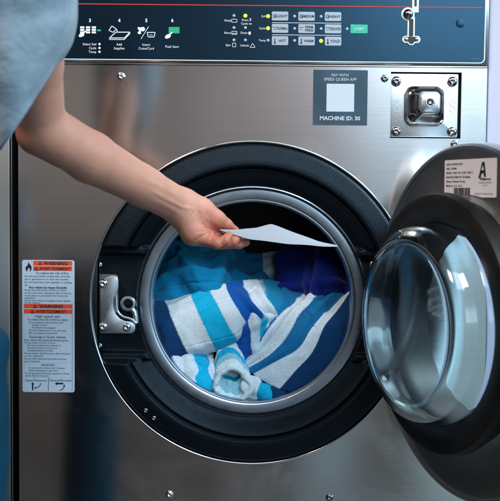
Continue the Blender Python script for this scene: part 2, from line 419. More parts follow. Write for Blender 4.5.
line([(232, 34), (237, 34)], .4)
line([(232.6, 43.8), (235.8, 43.8), (235.8, 47.4), (232.6, 47.4)], .4, closed=True)
line([(249.6, 18.8), (251.2, 20.3), (249.6, 21.8)], .6); line([(250, 48), (252.6, 43.9), (255.2, 48)], .4, closed=True)
pr.plate(circ(1.2 * k, 14, sz=1.4), .0001, FP(249.6, 33.8))
T_(265.6, 16.9, 'Soil', 2.9, 'RIGHT'); T_(265.6, 28.9, 'Cycle', 2.9, 'RIGHT'); T_(265.6, 41, 'Temp', 2.9, 'RIGHT')
for y in (23.3, 35.4): line([(272, y), (341, y + .6)], .45)
for a in (475,): T_(a, 59.2, 'FX-44-501', 2.0, mi=3)
m_faint = mat('faint_print', (.10, .16, .2), .5)
obj('printing', pr.bm, [m_white, m_red, m_green, m_faint], ctrl)
# push buttons and lamps
rows = [['LIGHT', 'MEDIUM', 'HEAVY'], ['NORMAL', 'PERM\nPRESS', 'DELICATES'], ['HOT', 'WARM', 'COLD']]
def icon(b, px, py, kind, o):
    M_ = FP(px, py, o)
    if kind == 2:
        b.plate(rrect(.9 * k, 4.6 * k, .4 * k, 3), .0001, M_, 1); b.plate(circ(1.0 * k, 12), .00012, FP(px, py + 2.1, o), 1)
    elif kind == 1:
        for dx, dz in ((-1.2, 1.2), (1.2, 1.2), (0, -.9)): b.plate(rrect(1.9 * k, .6 * k, .2 * k, 2), .0001, T((dx * k, 0, dz * k)) @ M_, 1)
    else:
        b.revolve([(1.9 * k, 0), (1.9 * k, .0001), (1.35 * k, .0001), (1.35 * k, 0)], M_, 18, 1); b.plate([(-.6 * k, 0), (1.4 * k, .7 * k), (.6 * k, -1.1 * k)], .0001, M_, 1)
for ry, row in enumerate(rows):
    for cx_, s_ in enumerate(row):
        x = 279.9 + 26.4 * cx_; y = 16.8 + 12.25 * ry + .25 * cx_
        b = MB(); b.plate(rrect(16.2 * k, 8.8 * k, 1.1 * k, 4), .0006, F(x, y, .0056), 0, .0002, 1)
        icon(b, x - 5.2, y, ry, .0064)
        if '\n' in s_:
            a_, b_ = s_.split('\n'); b.text(a_, F(x + 2.6, y - 1.5, .0065), 3.3 * k, 1, bold=.02); b.text(b_, F(x + 2.6, y + 1.7, .0065), 3.3 * k, 1, bold=.02)
        else: b.text(s_, F(x + 2.2, y, .0065), 3.5 * k, 1, width=min(len(s_) * 2.3, 10.4) * k, bold=.02)
        obj('button', b.bm, [m_grey_btn, m_ink], ctrl)
b = MB(); b.plate(rrect(17 * k, 8.6 * k, .8 * k, 4), .0006, F(358.6, 29.6, .0056), 0, .0002, 1); b.text('START', F(358.6, 29.6, .0065), 3.4 * k, 1)
m_teal = mat('green_start_film', (.012, .42, .27), .4); add_smudge(m_teal, (.01, .36, .22), (.03, .5, .36), 300)
obj('start_button', b.bm, [m_teal, m_white], ctrl)
def lamp(px, py, on, r=1.55):
    b = MB(); b.revolve([(r * k, 0), (r * k * .9, .0005), (r * k * .5, .0009), (0, .001)], F(px, py, .0056), 18)
    obj('indicator_lamp', b.bm, m_ledon if on else m_ledoff, ctrl)
for px, py, on in ((234, 16.4, 0), (245.4, 16.4, 1), (234, 28.4, 0), (245.4, 28.4, 0), (234, 40.7, 0), (245.4, 40.7, 0),
                   (268, 16.9, 1), (268, 28.9, 1), (268, 41, 0), (294.4, 17, 0), (320.8, 17.2, 0), (294.4, 29.2, 0), (320.8, 29.4, 0),
                   (294.4, 41.2, 0), (320.8, 41.5, 1), (346.8, 29.5, 0)):
    lamp(px, py, on, 1.9 if on else 1.5)
# coin slot fittings at the top
def outline(pts, cx, cy): return [((a - cx) * k, -(b - cy) * k) for a, b in pts]
mb = MB()
mb.plate(outline([(411.3, -14), (418, -14), (418, 13.3), (413.2, 13.3), (411.4, 10.4)], 414, 5), .002, F(414, 5, .0056), 0, .0004)
mb.plate(circ(6.6 * k, 36), .0015, F(407.2, 15, .0056), 0, .0004)
mb.plate(rrect(7.2 * k, 22 * k, 1.5 * k), .0014, F(410.4, 28.2, .0056), 0, .0004)
mb.plate(rrect(18 * k, 7 * k, 3.4 * k), .0017, F(410.6, 40.2, .0056), 0, .0004)
mb.plate(circ(4 * k, 24), .0019, F(410.6, 42, .0056), 0, .0004)
cs = obj('coin_slot', mb.bm, m_wline, ctrl, 40)
mb = MB(); mb.plate(rrect(4.2 * k, 17 * k, 1 * k), .0004, F(410.4, 28.5, .0072)); mb.plate(rrect(2.2 * k, 12 * k, .4 * k), .0003, F(414.8, 1.2, .0078))
mb.plate(rrect(14.5 * k, 4.6 * k, 2.2 * k), .0004, F(410.6, 39.8, .0075)); mb.plate(circ(2.9 * k, 20), .0004, F(410.6, 41.6, .0077)); obj('slot', mb.bm, m_ink, cs)
mb = MB(); mb.revolve([(5 * k, 0), (5 * k, .001), (4.6 * k, .0035), (3.2 * k, .006), (1.5 * k, .0073), (0, .0076)], F(407.2, 15, .0071), 32); obj('ball', mb.bm, m_chrome_d, cs)
for dx in (-5.2, 5.2):
    mb = MB(); mb.revolve([(2.0 * k, 0), (1.7 * k, .0012), (0, .002)], F(410.6 + dx, 39.8, .0079), 18); obj('lug', mb.bm, m_plate, cs)
# embossed dimple in the fascia
mb = MB(); mb.revolve([(5 * k, 0), (3 * k, .0004), (0, .0006)], F(459.5, 24, .0053), 32); obj('dimple', mb.bm, m_panelface, ctrl)

# payment card
mb = MB()
mb.plate(rrect(54 * k, 54.5 * k, .8 * k), .0006, F(340.2, 97.7, .0002))
pc = MB
mb.plate(rrect(27.4 * k, 27.4 * k, .3 * k), .0001, F(340.3, 97.8, .0009), 1)
mb.text('PAY WITH', F(340, 75.2, .0011), 3.7 * k, 1, width=16.5 * k, bold=.0); mb.text('SPEED QUEEN APP', F(340.2, 79.4, .0011), 3.9 * k, 1, width=32.5 * k)
mb.text('MACHINE ID: 30', F(339.8, 118.3, .0011), 5.4 * k, 1, width=40 * k, bold=.025)
m_cardw = mat('card_white', (.50, .56, .62), .45)
obj('payment_card', mb.bm, [m_card, m_cardw], wm)

# screws on the front
for px, py, r_ in ((121.2, 76.5, 3.4), (384.6, 78.3, 3.1), (169.5, 494.5, 3.2), (329.5, 497.5, 3.2), (455, 144.2, 3.6)):
    b = MB(); b.add(pan_screw(r_ * k), 0, F(px, py, 0)); b.revolve([(r_ * k * 1.25, 0), (r_ * k * 1.25, .0004), (r_ * k, .0004)], F(px, py, .0001), 24, 0)
    obj('screw', b.bm, m_chrome_d if px > 300 else m_chrome, wm)

# coin box plate with its lock
cc = ((hx0 + hx1) / 2, (hz0 + hz1) / 2)
mb = MB(); mb.box((hx0 - .004, .0145, hz0 - .004), (hx1 + .004, .016, hz1 + .004)); obj('coin_recess', mb.bm, m_dark, wm)
pw, ph = 67.6 * k, 62.6 * k
mb = MB(); mb.plate(rrect(pw, ph, 1.2 * k), .006, T((W(424.4, 105.2).x, .0095, W(424.4, 105.2).z)), 0, .0007)
for px in (396.4, 452.4):
    for dy in (-3.1, 3.1):
        mb.revolve([(3.0 * k, 0), (3.0 * k, .0004), (2.3 * k, .0004), (2.3 * k, 0)], F(px + .4, 106 + dy, -.0035), 20)
lp = obj('coin_box_door', mb.bm, m_plate, wm, 30)
for px, py in ((396.6, 81), (452.8, 81.4), (396.2, 131.2), (452.3, 131.6)):
    b = MB(); r_ = 5 * k
    b.revolve([(r_, 0), (r_, .0012), (r_ * .85, .003), (r_ * .45, .0044), (r_ * .3, .0044), (r_ * .25, .003), (0, .003)], F(px, py, -.0035), 28)
    obj('bolt', b.bm, m_chrome_d, lp)
# dished guard: rounded square, steep outer wall, hollow, then the lock face
def rsq_loft(levels, M, n=10):
    t = bmesh.new(); rings = []
    for (wd, ht, rad, h, ox, oz) in levels:
        rings.append([t.verts.new((x + ox, -h, z + oz)) for x, z in rrect(wd, ht, rad, n)])
    for A, B in zip(rings, rings[1:]):
        m = len(A)
        for i in range(m): t.faces.new((A[i], A[(i + 1) % m], B[(i + 1) % m], B[i]))
    t.faces.new(rings[-1]); bmesh.ops.recalc_face_normals(t, faces=list(t.faces)); t.transform(M)
    return t
gM = F(424.5, 106, -.0035)
b = MB(); K = k
b.add(rsq_loft([(40 * K, 40 * K, 9 * K, 0, 0, 0), (39.4 * K, 39.4 * K, 9 * K, .004, 0, 0), (37.6 * K, 37.6 * K, 8.6 * K, .006, 0, 0), (36 * K, 36 * K, 8.4 * K, .0052, 0, 0),
                (33 * K, 33 * K, 8 * K, .0035, 0, 0), (27 * K, 27 * K, 7 * K, .007, 1.5 * K, 1 * K), (24 * K, 24 * K, 6.5 * K, .014, 2.6 * K, 2 * K), (22.5 * K, 22.5 * K, 6 * K, .0165, 3 * K, 2.4 * K), (20 * K, 20 * K, 6 * K, .0168, 3.2 * K, 2.6 * K)], gM), 0)
obj('lock_guard', b.bm, m_chrome_d, lp, 50)
b = MB(); b.add(rsq_loft([(18.5 * K, 18.5 * K, 5 * K, .015, 0, 0), (18.5 * K, 18.5 * K, 5 * K, .0178, 0, 0), (17.2 * K, 17.2 * K, 4.6 * K, .0186, 0, 0)], F(428.4, 103.2, -.0035)), 0)
lk = obj('lock', b.bm, m_plate, lp, 40)
b = MB(); b.revolve([(4.6 * K, .0186), (4.6 * K, .0196), (3.6 * K, .0196), (3.4 * K, .0184)], F(428.4, 103.2, -.0035), 28, 0)
b.revolve([(3.4 * K, .0189), (0, .0189)], F(428.4, 103.2, -.0035), 28, 1)
b.plate(rrect(2.6 * K, 2.6 * K, 1.1 * K), .0012, F(428.1, 103.6, .0156), 0)
obj('keyhole', b.bm, [m_chrome, m_ink], lp)

# warning label
mb = MB()
LX, LY = 48.5, 326.3
mb.plate(rrect(52.4 * K, 133.6 * K, 2.2 * K), .0004, F(LX, LY, .0002))
o1, o2 = .0008, .0011
def lbox(x0, y0, x1, y1, mi, off=o1):
    a = W(x0, y0); b_ = W(x1, y1); mb.box((min(a.x, b_.x), -off - .0001, min(a.z, b_.z)), (max(a.x, b_.x), -off, max(a.z, b_.z)), 0, mi)
lbox(33.4, 260.8, 72.2, 265.6, 1); lbox(33.4, 266.1, 72.2, 270.8, 1); lbox(24, 303.8, 72.2, 308.5, 1); lbox(24, 309, 72.2, 313.7, 1)
def ltxt(x, y, s, size, al='LEFT', w_=None, b=0.0): mb.text(s, F(x, y, o2), size * K, 2, al, w_ * K if w_ else None, b)
def tri(x, y, s=4):
    mb.plate([(0, s * .5 * K), (-s * .55 * K, -s * .45 * K), (s * .55 * K, -s * .45 * K)], .0001, F(x, y, o2), 2)
    mb.plate([(0, s * .22 * K), (-s * .28 * K, -s * .28 * K), (s * .28 * K, -s * .28 * K)], .0001, F(x, y, o2 + .0003), 1)
    mb.plate(rrect(.45 * K, 1.1 * K, .1 * K, 2), .0001, F(x, y + .1, o2 + .0006), 2)
tri(40.4, 263.2); ltxt(44, 263.3, 'WARNING', 4.9, 'LEFT', 24, .03); tri(36.4, 268.4); ltxt(39.6, 268.5, 'AVERTISSEMENT', 4.3, 'LEFT', 31.5, .02)
tri(35.2, 306.1); ltxt(39.4, 306.2, 'WARNING', 4.9, 'LEFT', 24, .03); tri(32.6, 311.3); ltxt(36, 311.4, 'AVERTISSEMENT', 4.3, 'LEFT', 31, .02)
fl = [(0, 5.4), (.9, 3.4), (2.2, 2.2), (3.0, .2), (3.0, -1.8), (2.2, -3.6), (.8, -4.4), (1.6, -2.8), (1.1, -1.4), (.2, -.2), (-.6, -1.6), (-1.4, -2.8), (-.9, -4.3), (-2.4, -3.4), (-3.1, -1.6), (-2.7, .4), (-1.9, 1.8), (-1.6, .6), (-.9, 2.4)]
mb.plate([(a * K, b_ * K) for a, b_ in fl], .0001, F(28.7, 267.2, o1), 2)
L1 = [(272.6, 'To reduce the risk of fire,', 34, 3.5, 36), (275.9, 'do not put articles soiled with cleaning solvents,', 24.6, 46, 2.4), (278.9, 'vegetable oil, cooking oil or gasoline in the washer', 24.6, 46, 2.4),
      (281.9, 'Do not wash items soiled with vegetable or cooking', 24.6, 46, 2.4), (284.4, 'oil.', 24.6, 2.6, 2.4)]
ltxt(36, 272.8, 'To reduce the risk of fire,', 3.4, 'LEFT', 33)
for y, s_, w_ in ((275.9, 'do not put articles soiled with solvents,', 46), (278.9, 'oil or gasoline in or near the washer.', 45), (281.9, 'Do not wash items with vegetable or cooking', 47), (284.6, 'oil.', 3)): ltxt(24.6, y, s_, 2.5, 'LEFT', w_)
ltxt(29, 287.2, "Pour réduire les risques d'incendie", 3.0, 'LEFT', 38, .02)
for y, s_, w_ in ((289.8, 'Ne pas laver des articles souillés de solvant', 42), (292.6, 'ou de toute autre substance dans la laveuse,', 47), (295.3, 'ni les placer à proximité de la laveuse.', 44), (297.8, 'substances.', 11), (300.3, "Ne pas laver d'articles imprégnés d'huile végétale", 46), (302.5, 'ou de cuisson.', 16)): ltxt(24.6, y, s_, 2.4, 'LEFT', w_)
ltxt(48, 316.2, 'High speed spin', 3.6, 'CENTER', 25); ltxt(48, 319.4, 'To reduce the risk of serious injury:', 3.2, 'CENTER', 41)
for x, y, s_, w_ in ((29, 322.2, 'Do not attempt to open the door until', 34), (32, 324.8, 'the light is out and', 15), (32, 327.4, 'the drum has stopped.', 24), (29, 330.1, 'Do not let children play in or on the washer.', 38), (29, 332.8, 'Do not bypass any switch.', 29)): ltxt(x, y, s_, 2.4, 'LEFT', w_)
ltxt(48, 336.8, 'Essorage à haute vitesse', 3.6, 'CENTER', 36); ltxt(24.6, 339.8, 'Pour réduire les risques de blessure grave :', 3.0, 'LEFT', 45)
for x, y, s_, w_ in ((24.6, 342.4, "Ne pas tenter d'ouvrir la porte", 31), (27.4, 345, 'tant que la lampe est allumée et', 34), (27.4, 347.6, 'tant que le tambour tourne encore', 30), (27.4, 350.2, 'complètement arrêté.', 26), (24.6, 353, "Ne pas laisser d'enfants jouer dans la laveuse", 46), (24.6, 355.6, "ou sur l'appareil.", 19), (24.6, 358.4, "Ne pas rendre inopérant l'interrupteur de porte", 42), (24.6, 361, 'pour la machine.', 16)): ltxt(x, y, s_, 2.4, 'LEFT', w_)
for y in (362.9, 377.3, 390.8): lbox(24, y - .22, 72.6, y + .22, 2)
lbox(48.3, 377.5, 48.8, 390.6, 2); lbox(24, 303, 24.3, 390.6, 2); lbox(72.3, 303, 72.6, 390.6, 2)
ltxt(48.3, 365, 'IMPORTANT', 2.8, 'CENTER', 14)
for x, y, s_, w_ in ((29, 367.6, 'In case of power failure wait 5 minutes', 36), (29, 370.2, 'before attempting to open door.', 30), (25.4, 373, "En cas de panne d'électricité, attendre 5 minutes", 45), (25.4, 375.4, "avant d'ouvrir la porte.", 24)): ltxt(x, y, s_, 2.4, 'LEFT', w_)
ltxt(36, 380.2, 'Open/Ouverte', 3.2, 'CENTER', 21); ltxt(60.5, 380.2, 'Closed/Fermée', 3.2, 'CENTER', 22)
lbox(32.2, 383.8, 33.6, 390, 2); mb.plate([(-1.6 * K, 0), (1.6 * K, 0), (0, 2 * K)], .0001, F(32.9, 384, o2), 2)
lbox(57.4, 382.6, 63.4, 384.2, 2); mb.plate([(0, 1.7 * K), (0, -1.7 * K), (-2.4 * K, 0)], .0001, F(57.6, 383.4, o2), 2)
def arc_arrow(cx, cy, r, a0, a1):
    P = [(cx + r * math.cos(R(a0 + (a1 - a0) * i / 8)), cy - r * math.sin(R(a0 + (a1 - a0) * i / 8))) for i in range(9)]
    for a, b_ in zip(P, P[1:]):
        A, B_ = W(*a), W(*b_); d = B_ - A; l = d.length; d.normalize(); q = Vector((-d.z, 0, d.x)) * .35 * K
        mb.plate([(q.x, q.z), (-q.x, -q.z), (d.x * l - q.x, d.z * l - q.z), (d.x * l + q.x, d.z * l + q.z)], .0001, T((A.x, -o2, A.z)), 2)
arc_arrow(36.4, 383, 4.4, 0, -80); mb.plate([(0, 1.2 * K), (0, -1.2 * K), (-1.8 * K, 0)], .0001, F(36.4, 387.6, o2), 2)
arc_arrow(60, 385.5, 4.4, 0, -90); mb.plate([(-1.2 * K, 0), (1.2 * K, 0), (0, 1.8 * K)], .0001, F(64.4, 386, o2), 2)
obj('warning_label', mb.bm, [m_label, m_warn, m_ink], wm)

# ------------------------------------------------------------------ door surround (black moulded ring with two pockets)
def surround():
    nr, na = 64, 1080
    r0, r1 = .172, RR - .0022
    rs = np.concatenate([np.linspace(r0, .203, 26), np.linspace(.2035, .2105, 14), np.linspace(.212, .238, 14), np.linspace(.2385, r1, 10)])
    a = np.linspace(0, 2 * np.pi, na, endpoint=False)
    Rg, A = np.meshgrid(rs, a)
    X = Rg * np.cos(A); Z = Rg * np.sin(A)
    def ss(x, e0, e1):
        t = np.clip((x - e0) / (e1 - e0), 0, 1); return t * t * (3 - 2 * t)
    # y: + is into the machine.  raised outer band, step, dished inner band down to the steel porthole ring
    outer = -.004 - .006 * np.clip((RR - Rg) / .03, 0, 1)
    outer = outer + .010 * ss(Rg, .236, RR)                  # rounded outer edge
    inner = .002 + .024 * ss(-Rg, -.205, -.176)
    step = ss(Rg, .2045, .2095)
    groove = .0035 * np.exp(-((Rg - .2048) / .0013) ** 2)
    y = inner * (1 - step) + outer * step + groove
    # pockets left and right, cut level at top and bottom
    zc = -.003; hh = .087
    pocket = ss(-np.abs(Z - zc), -hh - .002, -hh + .004) * ss(Rg, .176, .181)
    floor_ = .024 + 0 * y
    # shelf steps at the pocket's ends
    shelf = ss(-np.abs(Z - zc), -hh + .010, -hh + .014)
    floor_ = .013 + .013 * shelf
    y = y * (1 - pocket) + floor_ * pocket
    V = np.stack([X + RCX, y, Z + RCZ], -1).reshape(-1, 3)
    n = len(rs); F_ = []
    for i in range(na):
        j = (i + 1) % na
        for q in range(n - 1):
            F_.append((i * n + q, i * n + q + 1, j * n + q + 1, j * n + q))
    me = bpy.data.meshes.new('door_surround'); me.from_pydata(V.tolist(), [], F_); me.update()
    if me.polygons[30].normal.y > 0: me.flip_normals()
    return me
sur = obj('door_surround', surround(), m_black, wm, 60)
# pocket side wall (steel) on the left and at the hinge side
for sgn in (-1, 1):
    mb = MB(); xw = RCX + sgn * .2325
    mb.box((min(xw, xw + sgn * .0025), .004, RCZ - .0885), (max(xw, xw + sgn * .0025), .03, RCZ + .083))
    obj('pocket_wall', mb.bm, m_steel_d, wm)
mb = MB()
pts = []
for i in range(21):
    a = R(180 - 16.6 + 33.2 * i / 20); pts.append((RCX + (RR - .0035) * math.cos(a), RCZ + (RR - .0035) * math.sin(a)))
pts += [(RCX - .2335, RCZ - .072), (RCX - .2335, RCZ + .068)]
mb.plate(pts, .003, T((0, .0065, 0)))
obj('edge_strip', mb.bm, m_steel, wm)
for px, py in ((100, 264.5), (100, 345.5), (145.8, 410.2), (154, 417.8)):
    b = MB(); yy = W(px, py, -.006 if py > 400 else .018)
    if py > 400:
        d_ = math.hypot(yy.x - RCX, yy.z - RCZ)
    b.add(pan_screw(2.4 * K, .0016), 0, T((yy.x, -.0085 if py > 400 else .018, yy.z))); obj('surround_screw', b.bm, m_chrome_d if py > 400 else m_plate, wm)

# porthole ring, inner throat and drum
PCX, PCZ = RCX, RCZ
mb = MB()
mb.revolve([(.1790, -.034), (.1785, -.027), (.1772, -.0245), (.1755, -.0238), (.1752, -.0275), (.1595, -.0250), (.1582, -.0256), (.1570, -.0265), (.1555, -.0262), (.1542, -.0268), (.1535, -.0285), (.1530, -.032), (.1525, -.055), (.158, -.060)], T((PCX, 0, PCZ)), 200)
obj('porthole_ring', mb.bm, m_ringst, wm, 40)
mb = MB(); mb.revolve([(.1560, -.0600), (.158, -.066), (.168, -.075), (.19, -.080), (.2, -.09)], T((PCX, 0, PCZ)), 120)
obj('rubber_boot', mb.bm, m_rubber, wm)
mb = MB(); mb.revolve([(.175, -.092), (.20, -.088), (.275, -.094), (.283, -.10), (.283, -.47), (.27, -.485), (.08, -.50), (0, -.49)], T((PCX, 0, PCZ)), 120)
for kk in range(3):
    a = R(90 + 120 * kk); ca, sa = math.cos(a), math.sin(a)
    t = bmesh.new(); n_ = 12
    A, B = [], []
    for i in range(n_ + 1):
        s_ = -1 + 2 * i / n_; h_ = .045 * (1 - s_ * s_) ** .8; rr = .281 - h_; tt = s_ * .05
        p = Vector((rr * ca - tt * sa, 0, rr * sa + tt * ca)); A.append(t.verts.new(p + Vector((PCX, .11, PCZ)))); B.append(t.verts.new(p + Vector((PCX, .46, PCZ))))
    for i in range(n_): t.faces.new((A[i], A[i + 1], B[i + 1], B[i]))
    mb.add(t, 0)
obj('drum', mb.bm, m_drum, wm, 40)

# latch plate in the left pocket
LYO = .014
def PL(pts, y): return [((W(a, b_, y).x), (W(a, b_, y).z)) for a, b_ in pts]
mb = MB()
lat = [(98, 283), (101, 281.5), (107, 277.4), (111, 276), (115, 276), (117.6, 277.4), (118.4, 281), (118.3, 288), (116.5, 293), (114, 298), (113, 304), (113.6, 309.5), (116, 314.5), (120, 318.6), (125, 321), (129.5, 321.4), (132.6, 322.4), (135, 325), (135.3, 329), (134, 332), (131.4, 333.4), (98, 333.4)]
mb.plate(PL(lat, .008), .004, T((0, .012, 0)), 0, .0006)
mb.plate(PL([(98, 274), (116, 274.5), (118, 276.2), (118.6, 312), (98, 316)], .013), .0015, T((0, .0145, 0)), 1)
lt = obj('latch_plate', mb.bm, [m_plate, m_steel_d], wm, 30)
for px, py in ((102.8, 283.8), (102.8, 327), (126.4, 327.4)):
    b = MB(); r_ = 4 * K; c_ = W(px, py, .006); b.revolve([(r_ * 1.1, -.0005), (r_ * 1.1, .0006), (r_, .0008), (r_ * .92, .0024), (r_ * .6, .0034), (r_ * .42, .0034), (r_ * .36, .0018), (0, .0016)], T((c_.x, .008, c_.z)), 28)
    obj('bolt', b.bm, m_chrome, lt)
mb = MB(); c_ = W(128, 303.8, .01)
mb.revolve([(.0115, -.004), (.0115, .001), (.0105, .002), (.0078, .0022), (.007, .0012), (.007, -.006), ], T((c_.x, .012, c_.z)), 40)
mb.tube([W(a, b_, .011) for a, b_ in ((132, 309), (134.5, 312), (135.6, 317), (136, 323))], .0042, 10)
mb.tube([W(a, b_, .0075) for a, b_ in ((117.4, 311.2), (120, 314.6), (124, 317.2), (129, 318.2), (132.6, 320), (136.2, 323.6))], .0022, 10)
mb.tube([W(a, b_, .012) for a, b_ in ((115.8, 284), (115.8, 294), (116.4, 306), (117.4, 311))], .0026, 10)
obj('striker_eye', mb.bm, m_plate, wm, 40)

# ------------------------------------------------------------------ the open door
DB = R(21.4); DC = Vector((.278, -.2, ZO - .08))
DU = Vector((math.sin(DB), -math.cos(DB), 0)); DN = Vector((-math.cos(DB), -math.sin(DB), 0))
# local frame: x along DU, -y along DN (inner face), z up
DM = Matrix.Identity(4)
for i in range(3): DM[i][0] = DU[i]; DM[i][1] = -DN[i]; DM[i][2] = (0, 0, 1)[i]; DM[i][3] = DC[i]
def on_door(px, py, h):
    d = Vector(ray(px, py)); c = Vector(CAMP); P0 = DC + DN * h
    t = (P0 - c).dot(DN) / d.dot(DN); p = c + d * t - DC
    return p.dot(DU), p.z
mb = MB()
mb.revolve([(.228, -.032), (.2325, -.029), (.2345, -.022), (.234, -.004), (.2325, .0005), (.2295, .0022), (.2265, .0012), (.2255, -.002), (.222, -.003), (.168, -.003), (.164, -.001), (.161, .010), (.158, .012),
            (.15, .014), (.137, .010), (.135, .0), (.1345, -.024), (.136, -.0285), (.15, -.034), (.19, -.040), (.22, -.038)], DM, 160, closed=True)
door = obj('door', mb.bm, m_steel_d, wm, 35)
mb = MB(); mb.revolve([(.1560, .010), (.1610, .012), (.1615, .022), (.1640, .0265), (.1665, .029), (.169, .031), (.169, .040), (.1665, .0455), (.161, .0475), (.149, .0472), (.139, .0450), (.1322, .042), (.1300, .036), (.1300, .030), (.1292, .029), (.1285, .010), (.1262, -.028), (.1330, -.030)], DM, 160)
obj('door_gasket', mb.bm, m_rubber, door, 40)
m_pale = mat('pale_reflector_skin', (.50, .66, .76), .5); add_smudge(m_pale, (.66, .83, .93), (.72, .88, .96), 6)
mb = MB(); mb.revolve([(.139, -.0345), (.150, -.040), (.190, -.0455), (.219, -.044), (.2285, -.0375), (.229, -.0335)], DM, 120); obj('reflector_skin', mb.bm, m_pale, door, 50)  # unseen pale skin added for the steel behind the door to reflect
# glass bowl with real wall thickness
gp = [(.1345, .030), (.1345, .040), (.1308, .046), (.1290, .056), (.1282, .066), (.1262, .0745), (.1222, .0815), (.1172, .0858), (.1125, .0876), (.1085, .0880), (.1050, .0874), (.1020, .0862), (.0985, .0856), (.05, .0856), (0, .0856),
      (0, .0812), (.05, .0812), (.0990, .0812), (.1035, .0822), (.1070, .0834), (.1110, .0832), (.1150, .0812), (.1190, .0772), (.1218, .0720), (.1236, .0650), (.1244, .056), (.1262, .046), (.1290, .040), (.1300, .030)]
gpa = np.array(gp); gpa[:, 0] *= .992
kx = [i_ for i_ in range(len(gpa)) if gpa[i_, 0] == 0][0]
gpa = np.concatenate([gpa[kx + 1:], gpa[:kx + 1]])          # from the axis inside, round the foot, to the axis outside
gq = cat(gpa, np.arange(0, (len(gpa) - 1) * 5 + 1) / 5.0)
for _ in range(10):
    sm_q = gq.copy(); sm_q[1:-1] = .25 * gq[:-2] + .5 * gq[1:-1] + .25 * gq[2:]; flat_ = gq[:, 0] < .075; sm_q[flat_] = gq[flat_]; gq = sm_q
for q_ in gq:
    if q_[0] < .075: q_[1] = .0856 if q_[1] > .0834 else .0812
    q_[0] = max(0.0, q_[0])
gp = [tuple(q_) for q_ in gq]; gp[0] = (0.0, .0812); gp[-1] = (0.0, .0856)
mb = MB(); mb.revolve(gp, DM, 240)
bmesh.ops.recalc_face_normals(mb.bm, faces=list(mb.bm.faces))
obj('glass_bowl', mb.bm, m_glass, door, 80)
# hinge
hx, hy = DC.x - .232 * math.sin(DB) , DC.y + .232 * math.cos(DB)
for z_ in (RCZ + .05, RCZ - .055):
    mb = MB()
    mb.box((hx - .012, .004, z_ - .016), (hx + .03, .016, z_ + .016), .003)
    mb.revolve([(0, -.02), (.008, -.02), (.008, .02), (0, .02)], T((hx + .006, .0, z_)) @ Matrix.Rotation(R(90), 4, 'X'), 20)
    obj('hinge', mb.bm, m_steel_d, wm, 40)
# rating label on the inner face of the door
lh = -.0026
corners = [on_door(444.2, 160.4, lh), on_door(445.2, 197, lh), on_door(498.6, 152.6, lh)]
lx0 = (corners[0][0] + corners[1][0]) / 2; lzt = corners[0][1]; lzb = corners[1][1]; lx1 = lx0 + (lzt - lzb) * 2.4
lw, lh_ = lx1 - lx0, lzt - lzb
def DL(x, z, o=0.0):   # x,z fractions on the label
    return DM @ T((lx0 + lw * x, -(-.0026 + o), lzb + lh_ * z))
mb = MB(); mb.plate(rrect(lw, lh_, .0015), .0003, DL(.5, .5), 0)
for i, (s_, w_) in enumerate((('BODY CONSTRUCTION', .36), ('SPEC: 7183081', .23), ('MODEL / PART NO. A 0381 1208 13', .58), ('MANUFACTURED BY: The Reliable', .53), ('Electric Washer Group', .42), ('Made in U.S. of A.', .36))):
    mb.text(s_, DL(.04, .88 - i * .115, .0006), lh_ * .075, 1, 'LEFT', w_ * lw * .9, .02)
xb = .20
random.seed(9)
while xb < .52:
    bw = random.choice((.003, .005, .009)); mb.plate([(0, 0), (bw * lw, 0), (bw * lw, lh_ * .2), (0, lh_ * .2)], .0001, DL(xb, .05, .0005), 1); xb += bw + random.choice((.004, .006))
mb.text('115801', DL(.03, .1, .0006), lh_ * .06, 1, 'LEFT'); mb.text('WARRANTY: 800-587-5458', DL(.6, .09, .0006), lh_ * .055, 1, 'LEFT', .34 * lw)
A_ = [(-.5, -.5), (-.28, -.5), (-.2, -.24), (.0, -.16), (.12, -.42), (.3, -.42), (.12, .5), (-.14, .5)]
mb.plate([(a * lh_ * .42, b_ * lh_ * .42) for a, b_ in A_], .0001, DL(.76, .70, .0005), 1)
mb.plate([(-.09 * lh_, -.0), (.02 * lh_, .0), (-.02 * lh_, .12 * lh_)], .0001, DL(.765, .70, .0008), 0)
mb.text('Alliance', DL(.80, .475, .0006), lh_ * .095, 1, 'CENTER', .2 * lw, .03); mb.text('Laundry Systems', DL(.80, .385, .0006), lh_ * .06, 1, 'CENTER', .24 * lw); mb.text('Ripon, WI', DL(.8, .31, .0006), lh_ * .05, 1)
obj('rating_label', mb.bm, [m_ratelabel, m_ink], door)

